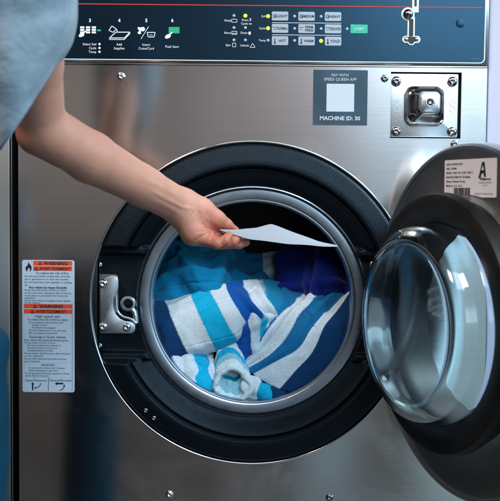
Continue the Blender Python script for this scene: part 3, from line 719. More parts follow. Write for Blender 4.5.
# ------------------------------------------------------------------ towels
def ridge(d, w_, a):
    return a * np.clip(1 - np.abs(d) / w_, 0, 1) ** 1.4
def sm(x, a, b):
    t = np.clip((x - a) / (b - a), 0, 1); return t * t * (3 - 2 * t)
def terry(name, stops, fluff=.6, blend=.004):
    """cotton terry: stops = [(u, colour)] bands across the cloth"""
    m = mat(name, (.5, .5, .5), .95, 0, Sheen_Weight=.08, Sheen_Roughness=.5, Specular_IOR_Level=.15)
    N, L, b = nodes(m)
    uv = N.new('ShaderNodeUVMap'); sp = N.new('ShaderNodeSeparateXYZ'); L.new(uv.outputs[0], sp.inputs[0])
    nz = N.new('ShaderNodeTexNoise'); nz.inputs['Scale'].default_value = 60
    ad = N.new('ShaderNodeMath'); ad.operation = 'MULTIPLY_ADD'; ad.inputs[1].default_value = .012; L.new(nz.outputs[0], ad.inputs[0]); L.new(sp.outputs[0], ad.inputs[2])
    cr = N.new('ShaderNodeValToRGB'); e = cr.color_ramp.elements; cr.color_ramp.interpolation = 'LINEAR'
    pts = []
    for i, (u, c) in enumerate(stops):
        if i: pts.append((u - blend, stops[i - 1][1])); pts.append((u + blend, c))
        else: pts.append((0, c))
    if len(pts) < 2: pts.append((1, pts[0][1]))
    while len(e) < len(pts): e.new(.5)
    for k_, (u, c) in enumerate(pts): e[k_].position = min(1, max(0, u + .006)); e[k_].color = (*c, 1)
    L.new(ad.outputs[0], cr.inputs[0])
    n2 = N.new('ShaderNodeTexNoise'); n2.inputs['Scale'].default_value = 420; n2.inputs['Detail'].default_value = 2
    tc = N.new('ShaderNodeTexCoord'); L.new(tc.outputs['Object'], n2.inputs['Vector'])
    mr = N.new('ShaderNodeMapRange'); mr.inputs[1].default_value = .3; mr.inputs[2].default_value = .7; mr.inputs[3].default_value = .84; mr.inputs[4].default_value = 1.08
    L.new(n2.outputs[0], mr.inputs[0])
    mx = N.new('ShaderNodeMix'); mx.data_type = 'RGBA'; mx.blend_type = 'MULTIPLY'; mx.inputs[0].default_value = 1
    L.new(cr.outputs[0], mx.inputs[6]); L.new(mr.outputs[0], mx.inputs[7]); L.new(mx.outputs[2], b.inputs['Base Color'])
    bp = N.new('ShaderNodeBump'); bp.inputs['Strength'].default_value = fluff; bp.inputs['Distance'].default_value = .0012
    L.new(n2.outputs[0], bp.inputs['Height'])
    n3 = N.new('ShaderNodeTexNoise'); n3.inputs['Scale'].default_value = 55; n3.inputs['Detail'].default_value = 3; L.new(tc.outputs['Object'], n3.inputs['Vector'])
    b2 = N.new('ShaderNodeBump'); b2.inputs['Strength'].default_value = .5; b2.inputs['Distance'].default_value = .003; L.new(n3.outputs[0], b2.inputs['Height'])
    L.new(bp.outputs[0], b2.inputs['Normal']); L.new(b2.outputs[0], b.inputs['Normal'])
    return m
NAVY = (.003, .042, .14); WHT = (.60, .74, .84); TURQ = (.004, .42, .72); BLUE = (.003, .09, .42); TEAL = (.002, .23, .46); MID = (.006, .15, .37)
ROYAL = (.002, .014, .19)
def cloth(name, net, material, label, res=(90, 60), thick=.0045, wr=(.0035, 16), wr2=(.0012, 48), seed=0, us=None, fold=None, closed_u=False):
    """net: rows (v) of (px, py, depth) across (u).  A padded sheet with rounded edges."""
    P = np.array([[list(W(a, b, c)) for a, b, c in row] for row in net], float)      # (nv, nu, 3)
    nv, nu = P.shape[:2]
    tu = np.linspace(0, nu - 1, res[0]); tv = np.linspace(0, nv - 1, res[1])
    Q = cat(P, tv)                                        # (rv, nu, 3)
    Q = np.swapaxes(cat(np.swapaxes(Q, 0, 1), tu), 0, 1)  # (rv, ru, 3)
    def norms(Q):
        du = np.gradient(Q, axis=1); dv = np.gradient(Q, axis=0); n = np.cross(du, dv)
        n /= np.linalg.norm(n, axis=-1, keepdims=True) + 1e-9
        if n[..., 1].mean() > 0: n = -n
        return n
    n = norms(Q); H = np.zeros(Q.shape[:2])
    for i in range(Q.shape[0]):
        for j in range(Q.shape[1]):
            p = Vector(Q[i, j]) + Vector((seed * 3.1, seed * 1.7, 0))
            q = p + .022 * Vector((mnoise.noise(p * 11), mnoise.noise(p * 11 + Vector((5, 5, 5))), mnoise.noise(p * 11 + Vector((9, 1, 4)))))
            n1 = math.sqrt(mnoise.noise(q * wr[1]) ** 2 + .004); n2 = math.sqrt(mnoise.noise(q * wr[1] * 2.1 + Vector((7, 3, 1))) ** 2 + .006)
            H[i, j] = wr[0] * (1 - 3.0 * n1 ** .8) * .8 + wr[0] * .32 * (.6 - 2.4 * n2 ** .8) + wr2[0] * mnoise.noise(p * wr2[1])
    if fold is not None: H = H + fold(np.linspace(0, 1, res[0])[None, :], np.linspace(0, 1, res[1])[:, None])
    Q = Q + n * H[..., None]; n = norms(Q)
    u = np.linspace(-1, 1, res[0])[None, :]; v = np.linspace(-1, 1, res[1])[:, None]
    ed = np.sqrt(np.clip(1 - np.maximum(np.abs(u) ** 30, np.abs(v) ** 22), 0, 1))
    A = Q + n * (thick * ed)[..., None]; B = Q - n * (thick * ed)[..., None]
    rv, ru = Q.shape[:2]; V = np.concatenate([A.reshape(-1, 3), B.reshape(-1, 3)])
    idx = np.arange(rv * ru).reshape(rv, ru); o = rv * ru; Fc = []
    a, b, c, d = idx[:-1, :-1].ravel(), idx[:-1, 1:].ravel(), idx[1:, 1:].ravel(), idx[1:, :-1].ravel()
    Fc += np.stack([a, b, c, d], 1).tolist() + np.stack([a + o, d + o, c + o, b + o], 1).tolist()
    me = bpy.data.meshes.new(name); me.from_pydata(V.tolist(), [], Fc)
    uvl = me.uv_layers.new(name='UVMap'); U = np.array(us) if us is not None else np.linspace(0, 1, nu)
    uu = np.interp(tu, np.arange(nu), U); vv = tv / (nv - 1)
    UV = np.stack(np.meshgrid(uu, vv), -1).reshape(-1, 2); UV = np.concatenate([UV, UV])
    li = np.array([l.vertex_index for l in me.loops]); uvl.data.foreach_set('uv', UV[li].ravel())
    bm = bmesh.new(); bm.from_mesh(me); bmesh.ops.remove_doubles(bm, verts=list(bm.verts), dist=1e-5); bmesh.ops.recalc_face_normals(bm, faces=list(bm.faces)); bm.to_mesh(me); bm.free()
    ob = obj(name, me, material); shade(me)
    tag(ob, label, 'towel', 'towels in the drum')
    return ob
m_t1 = terry('teal_terry', [(0, TEAL)])
cloth('towel', [[(146, 268, .26), (170, 246, .27), (200, 238, .28), (230, 246, .29), (262, 262, .30), (292, 268, .31)],
                [(146, 285, .19), (168, 260, .20), (196, 254, .19), (226, 262, .22), (258, 276, .23), (290, 285, .24)],
                [(146, 300, .14), (172, 282, .13), (202, 276, .12), (232, 280, .155), (262, 288, .17), (290, 300, .18)],
                [(144, 325, .12), (172, 310, .12), (204, 300, .13), (236, 300, .15), (262, 305, .17), (290, 315, .18)]],
      m_t1, 'crumpled plain teal towel heaped at the upper left of the drum', (230, 180), wr=(.008, 17), wr2=(.002, 45), seed=1, fold=lambda u, v: .6 * (ridge(u - .16 - .30 * v, .09, .022) + ridge(u - .44 - .16 * v, .07, .020) * (1 - .7 * v) + ridge(u - .66 + .25 * v, .06, .018) + ridge(u - .84 + .1 * v, .06, .014))
      - ridge(np.hypot((u - .27) * 1.3, v - .42), .10, .030) + ridge(np.hypot((u - .24) * 1.2, v - .40) - .10, .035, .012) - ridge(np.hypot((u - .50), (v - .25) * 1.4), .08, .022) + ridge(v - .62 - .10 * u, .05, .010) * sm(u, .02, .1) * (1 - sm(u, .45, .6)) - ridge(v - .70 - .10 * u, .02, .008) * (1 - sm(u, .4, .5)))
m_t6 = terry('teal_white_terry', [(0, TEAL), (.42, WHT), (.62, TEAL), (.85, (.3, .36, .42))])
cloth('towel', [[(228, 262, .27), (250, 256, .28), (268, 252, .28), (290, 250, .28), (312, 256, .3)],
                [(232, 280, .235), (252, 276, .235), (270, 270, .235), (288, 268, .24), (306, 272, .25)],
                [(236, 304, .2), (256, 300, .2), (272, 296, .2), (288, 292, .2), (300, 300, .22)]],
      m_t6, 'teal towel with one dim white stripe, in the shadow at the back centre', (90, 70), wr=(.006, 14), seed=2)
m_t5 = terry('royal_blue_terry', [(0, ROYAL)])
cloth('towel', [[(276, 258, .24), (296, 244, .23), (318, 236, .23), (342, 240, .24), (362, 256, .24)],
                [(278, 280, .19), (298, 268, .16), (320, 262, .15), (342, 264, .16), (362, 280, .16)],
                [(280, 300, .17), (300, 296, .14), (322, 292, .125), (344, 290, .13), (362, 305, .12)],
                [(282, 325, .17), (302, 322, .15), (324, 318, .15), (346, 316, .15), (362, 330, .14)]],
      m_t5, 'plain deep royal blue towel at the right side of the drum', (170, 150), wr=(.0035, 12), wr2=(.0015, 45), seed=3, fold=lambda u, v: .009 * np.sin(u * 11 + v * 3) + ridge(u - .30 - .14 * v, .09, .014) * sm(v, .2, .6) + ridge(u - .58 + .2 * v, .07, .012) - ridge(u - .46 + .10 * v, .04, .012) * sm(v, .2, .5) + ridge(v - .5 - .15 * u, .06, .008))
m_t2 = terry('striped_terry', [(0, NAVY), (.16, WHT), (.36, TURQ), (.50, WHT), (.63, BLUE), (.80, WHT), (.93, TEAL)])
cloth('towel', [[(140, 300, .13), (163, 298, .14), (190, 288, .145), (207, 284, .15), (222, 283, .155), (240, 281, .16), (260, 281, .17), (286, 286, .18)],
                [(142, 313, .09), (168, 308, .092), (192, 299, .095), (211, 295, .10), (228, 293, .105), (246, 291, .115), (264, 292, .125), (286, 296, .15)],
                [(146, 333, .07), (176, 328, .062), (201, 319, .06), (221, 312, .063), (236, 308, .07), (253, 305, .08), (268, 303, .10), (286, 306, .13)],
                [(158, 354, .062), (186, 350, .05), (212, 342, .05), (233, 333, .053), (246, 322, .065), (261, 318, .08), (274, 314, .10), (288, 316, .13)],
                [(166, 364, .08), (192, 358, .072), (216, 350, .072), (238, 342, .075), (252, 332, .09), (264, 330, .10), (276, 326, .12), (288, 326, .14)]],
      m_t2, 'towel with broad navy, white and turquoise stripes folded across the left of the drum', (240, 170), thick=.0028, wr=(.0045, 14), wr2=(.001, 60), seed=4,
      us=[0, .16, .36, .50, .63, .80, .93, 1.0], fold=lambda u, v: ridge(u - .60 - .16 * v, .035, .010) * sm(v, .1, .5) - ridge(u - .68 - .14 * v, .014, .008) * sm(v, .1, .4) + ridge(u - .76 - .10 * v, .03, .009) * sm(v, 0, .5) - ridge(u - .84 - .05 * v, .014, .007)
      + ridge(v - .30 + .25 * u, .05, .004) - ridge(v - .72 - .22 * (u - .2), .018, .0035) * sm(u, .1, .25) * (1 - sm(u, .5, .6)) - ridge(v - .45 + .35 * (u - .3), .014, .003) * sm(u, .25, .35))
# wrinkled blue fold in the middle
m_t7 = terry('blue_white_terry', [(0, BLUE), (.38, WHT), (.55, TURQ), (.68, WHT), (.82, MID)])
cloth('towel', [[(222, 318, .12), (238, 306, .12), (256, 300, .13), (280, 290, .15)],
                [(236, 338, .078), (250, 322, .07), (264, 312, .09), (282, 304, .13)],
                [(238, 360, .072), (252, 345, .066), (268, 330, .08), (288, 318, .12)],
                [(240, 380, .075), (254, 366, .075), (272, 352, .09), (292, 340, .12)]],
      m_t7, 'bright blue and white fold squeezed between the two big striped towels', (150, 150), thick=.003, wr=(.005, 20), seed=5, fold=lambda u, v: ridge(u - .5 + .2 * v, .12, .006) - ridge(u - .68 + .15 * v, .03, .005) + ridge(v - .35 - .2 * u, .08, .005), us=[0, .4, .7, 1])
m_t4 = terry('diagonal_striped_terry', [(0, MID), (.10, WHT), (.30, MID), (.50, WHT), (.70, NAVY), (.93, WHT)])
cloth('towel', [[(232, 356, .085), (240, 370, .07), (249, 369, .058), (253, 374, .052), (279, 389, .050), (304, 393, .054), (314, 402, .06)],
                [(246, 330, .085), (256, 350, .068), (269, 356, .056), (275, 361, .050), (294, 372, .050), (320, 380, .056), (330, 388, .06)],
                [(256, 314, .095), (270, 328, .078), (285, 338, .066), (298, 348, .058), (312, 352, .056), (336, 356, .058), (345, 364, .062)],
                [(268, 302, .12), (284, 312, .10), (300, 314, .088), (314, 326, .076), (324, 328, .07), (346, 336, .068), (354, 344, .072)],
                [(280, 292, .15), (298, 300, .125), (318, 299, .11), (332, 308, .10), (340, 308, .092), (356, 316, .084), (362, 322, .084)],
                [(292, 284, .19), (310, 288, .16), (330, 288, .14), (346, 294, .13), (352, 292, .12), (366, 300, .11), (372, 304, .11)]],
      m_t4, 'towel with slanting white, mid blue and navy stripes slumped over the lower right rim', (240, 180), thick=.003, wr=(.003, 14), wr2=(.001, 55), seed=6,
      us=[0, .10, .30, .50, .70, .93, 1.0], fold=lambda u, v: ridge(u - .22 - .10 * v, .07, .007) + ridge(u - .46 + .06 * v, .07, .007) * sm(v, 0, .3) - ridge(u - .33 - .05 * v, .022, .0045) * sm(v, .15, .4) - ridge(u - .60 + .05 * v, .016, .0035) * sm(v, .2, .5)
      - ridge(v - .74 + .28 * u, .016, .004) * (1 - sm(u, .5, .65)) + ridge(v - .84 + .25 * u, .05, .004) * (1 - sm(u, .5, .7)) + ridge(u - .80, .08, .004))
# rolled towel: a tube of cloth whose hem faces the viewer
def roll(cx, cy, y0, rx, ry, back, label, material, seed, rim=.0075, tilt=0, n=72, arc=(0, 360), wob=.14):
    """hollow roll; `back` = list of (px, py, depth, scale) for the sections behind the mouth"""
    secs = [(cx, cy, y0, 1.0)] + back; V = []; uvs = []
    def ring(px, py, y, sc, extra=0.0):
        c = W(px, py, y); o = []
        for i in range(n):
            a = 2 * math.pi * i / n; wv = 1 + wob * mnoise.noise(Vector((math.cos(a) * 1.3 + seed, math.sin(a) * 1.3, y * 9)))
            fl_ = .0016 * mnoise.noise(Vector((math.cos(a) * 7, math.sin(a) * 7, y * 300 + extra * 900 + seed)))
            r1 = (rx * MM * wv * sc + extra + fl_); r2 = (ry * MM * wv * sc + extra + fl_)
            o.append((c.x + r1 * math.cos(a) + r2 * math.sin(a) * tilt, c.y + .004 * mnoise.noise(Vector((math.cos(a) * 2, math.sin(a) * 2, seed + 3))), c.z + r2 * math.sin(a)))
        return o
    prof = []
    # inside wall from deep to the mouth, round the thick hem, then outside back
    t = np.array([list(s_) for s_ in secs], float)
    deep = t[min(1, len(t) - 1)]
    for q in range(5, 0, -1):
        f = q / 5; prof.append((cx + (deep[0] - cx) * f, cy + (deep[1] - cy) * f, y0 + (deep[2] - y0) * f, 1.0 - .25 * f, -rim, 0.34 + .01 * q))
    for q in range(9):
        a = math.pi * (1 - q / 8.0)
        prof.append((cx, cy, y0 - rim * math.sin(a), 1.0, rim * math.cos(a), .0 + .01 * q))
    for q in range(1, 25):
        f = q / 24 * (len(t) - 1); r_ = cat(t, np.array([f]))[0]
        prof.append((r_[0], r_[1], r_[2] + .004, r_[3], rim * (1 - .5 * q / 24), .12 + .88 * q / 24))
    for (px, py, y, sc, ex, uu) in prof: V += ring(px, py, y, sc, ex); uvs += [uu] * n
    Fc = []; m = len(prof)
    for i in range(m - 1):
        for j in range(n): q = (j + 1) % n; Fc.append((i * n + j, i * n + q, (i + 1) * n + q, (i + 1) * n + j))
    me = bpy.data.meshes.new('towel'); me.from_pydata(V, [], Fc)
    uvl = me.uv_layers.new(name='UVMap')
    for l in me.loops: uvl.data[l.index].uv = (uvs[l.vertex_index], 0)
    bm = bmesh.new(); bm.from_mesh(me); bmesh.ops.recalc_face_normals(bm, faces=list(bm.faces)); bm.to_mesh(me); bm.free()
    ob = obj('towel', me, material); shade(me); tag(ob, label, 'towel', 'towels in the drum'); return ob
m_roll = terry('rolled_terry', [(0, WHT), (.30, (.25, .55, .68)), (.44, TURQ), (.62, WHT), (.93, TURQ)], fluff=1.0)
roll(232, 386, .042, 18.2, 16.0, [(231, 373, .050, .92), (229, 359, .057, .74), (228, 344, .066, .48)], 'rolled towel with a thick white hem facing out, at the bottom centre of the porthole', m_roll, 2, rim=.0042, wob=.3)
m_fl = terry('white_hem_terry', [(0, WHT), (.3, WHT), (.5, TURQ), (.8, WHT)], fluff=1.0)
cloth('towel', [[(166, 352, .07), (180, 352, .075), (196, 350, .08), (214, 352, .08)],
                [(168, 362, .052), (184, 364, .055), (200, 368, .06), (214, 372, .065)],
                [(172, 372, .045), (188, 378, .045), (203, 384, .05), (216, 388, .06)],
                [(182, 384, .05), (196, 392, .05), (208, 398, .055), (220, 402, .07)]],
      m_fl, 'fluffy white towel end with a turquoise patch at the lower left of the opening', (80, 70), thick=.010, wr=(.006, 28), wr2=(.003, 80), seed=8)
cloth('towel', [[(244, 379, .06), (254, 380, .058), (266, 387, .056), (284, 393, .058)],
                [(242, 387, .046), (254, 389, .044), (266, 394, .044), (286, 399, .05)],
                [(246, 397, .05), (257, 400, .05), (268, 404, .05), (288, 408, .056)]],
      terry('hem_terry', [(0, WHT), (.42, TURQ), (.75, NAVY)], fluff=.9), 'small curled towel corner, white and blue, resting on the rim below the slanting stripes', (80, 50), thick=.0075, wr=(.005, 30), wr2=(.002, 80), seed=9)
cloth('towel', [[(130, 330, .2), (180, 322, .22), (230, 316, .24), (280, 312, .25), (330, 310, .24), (380, 318, .22)],
                [(140, 380, .13), (185, 372, .13), (230, 366, .13), (280, 362, .13), (325, 364, .13), (370, 366, .13)],
                [(160, 415, .09), (195, 420, .08), (230, 424, .08), (270, 424, .08), (305, 420, .08), (340, 412, .09)]],
      terry('under_terry', [(0, NAVY), (.35, TURQ), (.6, BLUE)]), 'dark blue towel buried at the bottom of the drum under the striped ones', (90, 60), wr=(.008, 12), seed=10)


# ------------------------------------------------------------------ the person reaching in from the left
def pm(px, py, y): return np.array(list(W(px, py, y)))
def sdf_body():
    # axes with finer spacing round the hand
    def axis(segs):
        o = [segs[0][0]]
        for lo, hi, h in segs:
            n_ = max(1, int(round((hi - lo) / h))); o += list(np.linspace(lo, hi, n_ + 1)[1:])
        return np.array(o, np.float32)
    xs = axis([(-.40, -.155, .0026), (-.155, -.105, .0015), (-.105, .012, .00085)])
    ys = axis([(-.56, -.235, .0032), (-.235, -.20, .0016), (-.20, -.075, .001), (-.075, -.03, .0009)])
    z0 = ZO - .012
    zs = axis([(z0, z0 + .085, .00085), (z0 + .085, z0 + .11, .0015), (z0 + .11, z0 + .46, .0027)])
    Fd = np.full((len(xs), len(ys), len(zs)), 1.0, np.float32)
    def rng(arr, lo, hi):
        return max(0, np.searchsorted(arr, lo) - 1), min(len(arr), np.searchsorted(arr, hi) + 1)
    def cone(a, b, ra, rb, k=.006, flat=None, pad=None, op='add'):
        """round cone from a to b; flat=(axis vector, factor): squash along that axis"""
        a = np.asarray(a, np.float32); b = np.asarray(b, np.float32); pd = max(ra, rb) * (1.5 if flat else 1.0) + k + .014
        lo = np.minimum(a, b) - pd; hi = np.maximum(a, b) + pd
        i0, i1 = rng(xs, lo[0], hi[0]); j0, j1 = rng(ys, lo[1], hi[1]); k0, k1 = rng(zs, lo[2], hi[2])
        X, Y, Z = xs[i0:i1, None, None], ys[None, j0:j1, None], zs[None, None, k0:k1]
        ab = b - a; L2 = float(ab @ ab) + 1e-12
        t = np.clip(((X - a[0]) * ab[0] + (Y - a[1]) * ab[1] + (Z - a[2]) * ab[2]) / L2, 0, 1)
        dx = X - a[0] - t * ab[0]; dy = Y - a[1] - t * ab[1]; dz = Z - a[2] - t * ab[2]
        r = ra + (rb - ra) * t
        q = dx * dx + dy * dy + dz * dz
        if flat is not None:
            fa, ff = np.asarray(flat[0], float), flat[1]; fa = fa / np.linalg.norm(fa)
            pr_ = dx * fa[0] + dy * fa[1] + dz * fa[2]; q = q + (ff * ff - 1) * pr_ * pr_
        d = np.sqrt(np.maximum(q, 0)) - r
        sub = Fd[i0:i1, j0:j1, k0:k1]
        if op == 'add':
            h = np.clip(.5 + .5 * (sub - d) / k, 0, 1); sub[...] = sub * (1 - h) + d * h - k * h * (1 - h)
        else:
            h = np.clip(.5 - .5 * (sub + d) / k, 0, 1); sub[...] = sub * (1 - h) - d * h + k * h * (1 - h)
    # ---- arm
    sh = pm(12, -95, -.50); el = pm(46, 133, -.30); wr_ = pm(181, 207, -.125)
    fore = (wr_ - el); fdir = fore / np.linalg.norm(fore)
    upa = pm(33, 60, -.36)
    cone(sh, upa, .045, .0325, .01); cone(upa, el + np.array([-0.006, 0, .006]), .0325, .0290, .01)
    cone(el + np.array([-.012, 0, -.004]), el + fdir * .02, .022, .030, .008)
    cone(el + np.array([.002, 0, .002]), el + fore * .30, .0300, .0322, .008)
    cone(el + fore * .30, el + fore * .72, .0320, .0262, .006)
    side = np.cross(fdir, [0, 1, 0]); side /= np.linalg.norm(side)
    cone(el + fore * .66, wr_, .0268, .0245, .006, flat=((0, 1, .15), 1.22))
    # ---- palm
    P = pm
    cone(wr_, P(196, 219, -.112), .0245, .0225, .012, flat=((0, 1, .2), 1.15))
    hyp = P(190, 229, -.128)                      # heel under the little finger
    cone(P(184, 216, -.132), P(193, 233, -.128), .0165, .0165, .012)
    cone(P(193, 232, -.126), P(206, 239, -.118), .0150, .0105, .010)
    cone(P(190, 212, -.105), P(210, 228, -.095), .019, .0135, .012)
    cone(P(196, 222, -.110), P(212, 234, -.098), .0165, .011, .010)
    # thumb base and thumb laid on top of the sheet
    cone(P(187, 205, -.112), P(202, 210.5, -.112), .0195, .0165, .010)
    cone(P(202, 210.5, -.112), P(216, 219.0, -.108), .0162, .0122, .007)
    cone(P(216, 219.0, -.108), P(226, 224.5, -.101), .0120, .0090, .006)
    cone(P(226, 224.5, -.101), P(235.5, 229.6, -.095), .0088, .0052, .004, flat=((.3, 0, 1), 1.15))
    # hollow between thumb base and palm
    cone(P(202, 221.5, -.146), P(214, 228.0, -.130), .0046, .0052, .006, op='sub')
    cone(P(199, 213, -.1475), P(202, 222, -.146), .0016, .0030, .006, op='sub')
    cone(P(206, 232, -.1415), P(214, 236, -.1435), .0010, .0012, .004, op='sub')
    # ---- fingers: little, ring, middle, index
    fing = [([(203, 239.5, -.128), (217, 243.6, -.140), (224.5, 240.6, -.138), (228.8, 235.6, -.130)], [.0088, .0074, .0068, .0058]),
            ([(206, 238, -.112), (222, 243.6, -.124), (232.5, 241.6, -.120), (237.4, 237.8, -.112)], [.0092, .0078, .0070, .0060]),
            ([(208, 236, -.098), (226, 243.2, -.110), (239, 244.0, -.104), (246.2, 242.3, -.098)], [.0092, .0078, .0068, .0056]),
            ([(209, 232, -.084), (226, 239.0, -.088), (236, 240.8, -.086), (243.5, 240.0, -.084)], [.0090, .0076, .0068, .0058])]
    tips = []
    for pts, rr in fing:
        pp = [P(*q) for q in pts]
        for i in range(3): cone(pp[i], pp[i + 1], rr[i], rr[i + 1], .0045 if i == 0 else .0026)
        tips.append((pp[2], pp[3], rr[3]))
    # parting between neighbouring fingers
    for A_, B_ in ((fing[0], fing[1]), (fing[1], fing[2]), (fing[2], fing[3])):
        for i in (1, 2):
            a = (P(*A_[0][i]) + P(*B_[0][i])) / 2 + np.array([0, 0, .0075]); b_ = (P(*A_[0][i + 1]) + P(*B_[0][i + 1])) / 2 + np.array([0, 0, .006])
            cone(a, b_, .0012, .0012, .002, op='sub')
    # knuckle creases on the palm side
    for pts, rr in fing[:2]:
        q = P(*pts[1]); cone(q + np.array([-.004, -.0086, .0045]), q + np.array([.001, -.0088, -.0045]), .0008, .0008, .002, op='sub')
    # tendons and wrist folds
    return xs, ys, zs, Fd
def surface_nets(xs, ys, zs, Fd):
    G = [xs, ys, zs]; sgn = Fd < 0; nx, ny, nz = Fd.shape
    cnt = np.zeros((nx - 1, ny - 1, nz - 1), np.int8)
    for a in (0, 1):
        for b in (0, 1):
            for c in (0, 1): cnt += sgn[a:nx - 1 + a, b:ny - 1 + b, c:nz - 1 + c]
    act = (cnt > 0) & (cnt < 8); I, J, K_ = np.nonzero(act); n_ = len(I)
    idx = np.full(act.shape, -1, np.int32); idx[I, J, K_] = np.arange(n_)
    acc = np.zeros((n_, 3)); num = np.zeros(n_)
    for ax in range(3):
        for p in (0, 1):
            for q in (0, 1):
                o = [0, 0, 0]; ot = [x for x in range(3) if x != ax]; o[ot[0]] = p; o[ot[1]] = q; e = list(o); e[ax] = 1
                A = (I + o[0], J + o[1], K_ + o[2]); B = (I + e[0], J + e[1], K_ + e[2]); fa, fb = Fd[A], Fd[B]; m = (fa < 0) != (fb < 0)
                t = np.where(m, fa / np.where(m, fa - fb, 1), 0)
                for d in range(3):
                    ca, cb = G[d][A[d]], G[d][B[d]]; acc[:, d] += np.where(m, ca + (cb - ca) * t, 0)
                num += m
    V = acc / num[:, None]; Fc = []
    for ax in range(3):
        o1, o2 = [x for x in range(3) if x != ax]
        sl0 = [slice(None)] * 3; sl1 = [slice(None)] * 3; sl0[ax] = slice(0, -1); sl1[ax] = slice(1, None)
        ch = sgn[tuple(sl0)] != sgn[tuple(sl1)]; E_ = list(np.nonzero(ch))
        ok = (E_[o1] > 0) & (E_[o2] > 0) & (E_[o1] < Fd.shape[o1] - 1) & (E_[o2] < Fd.shape[o2] - 1); E_ = [e[ok] for e in E_]
        def cell(d1, d2):
            c = [e.copy() for e in E_]; c[o1] = c[o1] + d1; c[o2] = c[o2] + d2; return idx[tuple(c)]
        q = np.stack([cell(-1, -1), cell(0, -1), cell(0, 0), cell(-1, 0)], 1)
        s0 = sgn[tuple(E_)]; flip = s0 if ax != 1 else ~s0
        q = np.where(flip[:, None], q, q[:, ::-1]); Fc.append(q)
    return V, np.concatenate(Fc)
V_, F_ = surface_nets(*sdf_body())
# relax the net a little
def relax(V, Fc, it=3, lam=.5):
    e = np.concatenate([Fc[:, [0, 1]], Fc[:, [1, 2]], Fc[:, [2, 3]], Fc[:, [3, 0]]])
    for _ in range(it):
        s_ = np.zeros_like(V); c = np.zeros(len(V))
        for a, b_ in ((0, 1), (1, 0)):
            for d in range(3): s_[:, d] += np.bincount(e[:, a], V[e[:, b_], d], len(V))
            c += np.bincount(e[:, a], None, len(V))
        V = V + lam * (s_ / c[:, None] - V)
    return V
V_ = relax(V_, F_, 2, .45)
# skin folds, knuckle lines and tendons on the side of the hand that faces the viewer
def project(V):
    d = V - CAMP; z = d @ FW
    return 250 + FPX * (d @ RT) / z, 250.5 - FPX * (d @ UP) / z
def vnormals(V, Fc):
    a = V[Fc[:, 2]] - V[Fc[:, 0]]; b_ = V[Fc[:, 3]] - V[Fc[:, 1]]; fn = np.cross(a, b_); n = np.zeros_like(V)
    for q in range(4):
        for d in range(3): n[:, d] += np.bincount(Fc[:, q], fn[:, d], len(V))
    n /= np.linalg.norm(n, axis=1, keepdims=True) + 1e-12
    return n
N_ = vnormals(V_, F_); cen = V_.mean(0)
if ((V_ - cen) * N_).sum(1).mean() < 0: N_ = -N_
def strokes(V, N, lst):
    X, Y = project(V); face = np.clip(-(N @ FW) * 1.6, 0, 1); face[V[:, 1] > -.085] *= .0
    out = np.zeros(len(V))
    for pts, wd, dp in lst:
        best = np.full(len(V), 1e9); par = np.zeros(len(V)); nseg = len(pts) - 1
        for i, ((ax, ay), (bx, by)) in enumerate(zip(pts, pts[1:])):
            ux, uy = bx - ax, by - ay; L2 = ux * ux + uy * uy; t = np.clip(((X - ax) * ux + (Y - ay) * uy) / L2, 0, 1)
            dd_ = (X - ax - t * ux) ** 2 + (Y - ay - t * uy) ** 2; m = dd_ < best; best[m] = dd_[m]; par[m] = ((i + t) / nseg)[m]
        out += dp * .001 * np.exp(-best / (wd * wd)) * face * np.clip(np.sin(np.pi * np.clip(par, .04, .96)) * 1.8, 0, 1)
    return V + N * out[:, None]
V_ = strokes(V_, N_, [
    ([(199.5, 208), (200.2, 216), (201.5, 222), (206, 227.4), (213, 230.6)], 1.3, -1.7),
    ([(196, 210), (192, 214), (188.6, 219.5)], .9, -.55), ([(192.5, 209), (188, 214), (184.5, 220)], .8, -.4),
    ([(193.5, 242), (198, 238.5), (203.6, 235.4)], .8, -.7), ([(196, 232), (201, 231), (206, 232.5)], .7, -.5),
    ([(209.5, 240), (213, 236), (216.8, 232.4)], .8, -1.3), ([(211.8, 246), (214.6, 242.4)], .7, -.6), ([(221.2, 246.4), (222, 241), (225, 236)], .9, -1.1),
    ([(231, 246), (231.6, 241), (233.2, 237)], .7, -.8), ([(239.4, 246), (240.4, 241.5)], .6, -.7),
    ([(206, 213.5), (210, 219), (211.5, 225)], .8, -.45), ([(222.8, 223), (224.8, 228)], .6, -.4), ([(218.8, 220), (221, 226.5)], .6, -.35),
    ([(150, 190), (165, 198.5), (182, 207), (192, 209)], 2.0, .8), ([(140, 178), (160, 186), (180, 197)], 2.2, .6), ([(152, 200), (168, 207), (182, 216)], 2.4, .5),
    ([(204, 216), (212, 221.5), (222, 226.4)], 2.6, .6), ([(203, 233.5), (207, 231.6), (211, 232.6)], 2.2, .9), ([(205, 243), (212, 244.6), (219, 243.6)], 1.8, .6)])
me = bpy.data.meshes.new('person'); me.from_pydata(V_.tolist(), [], F_.tolist()); me.update()
m_skin = mat('skin', (.50, .29, .215), .5, 0, Subsurface_Weight=.12, Subsurface_Radius=(.012, .004, .002), Subsurface_Scale=1.0, Specular_IOR_Level=.35)
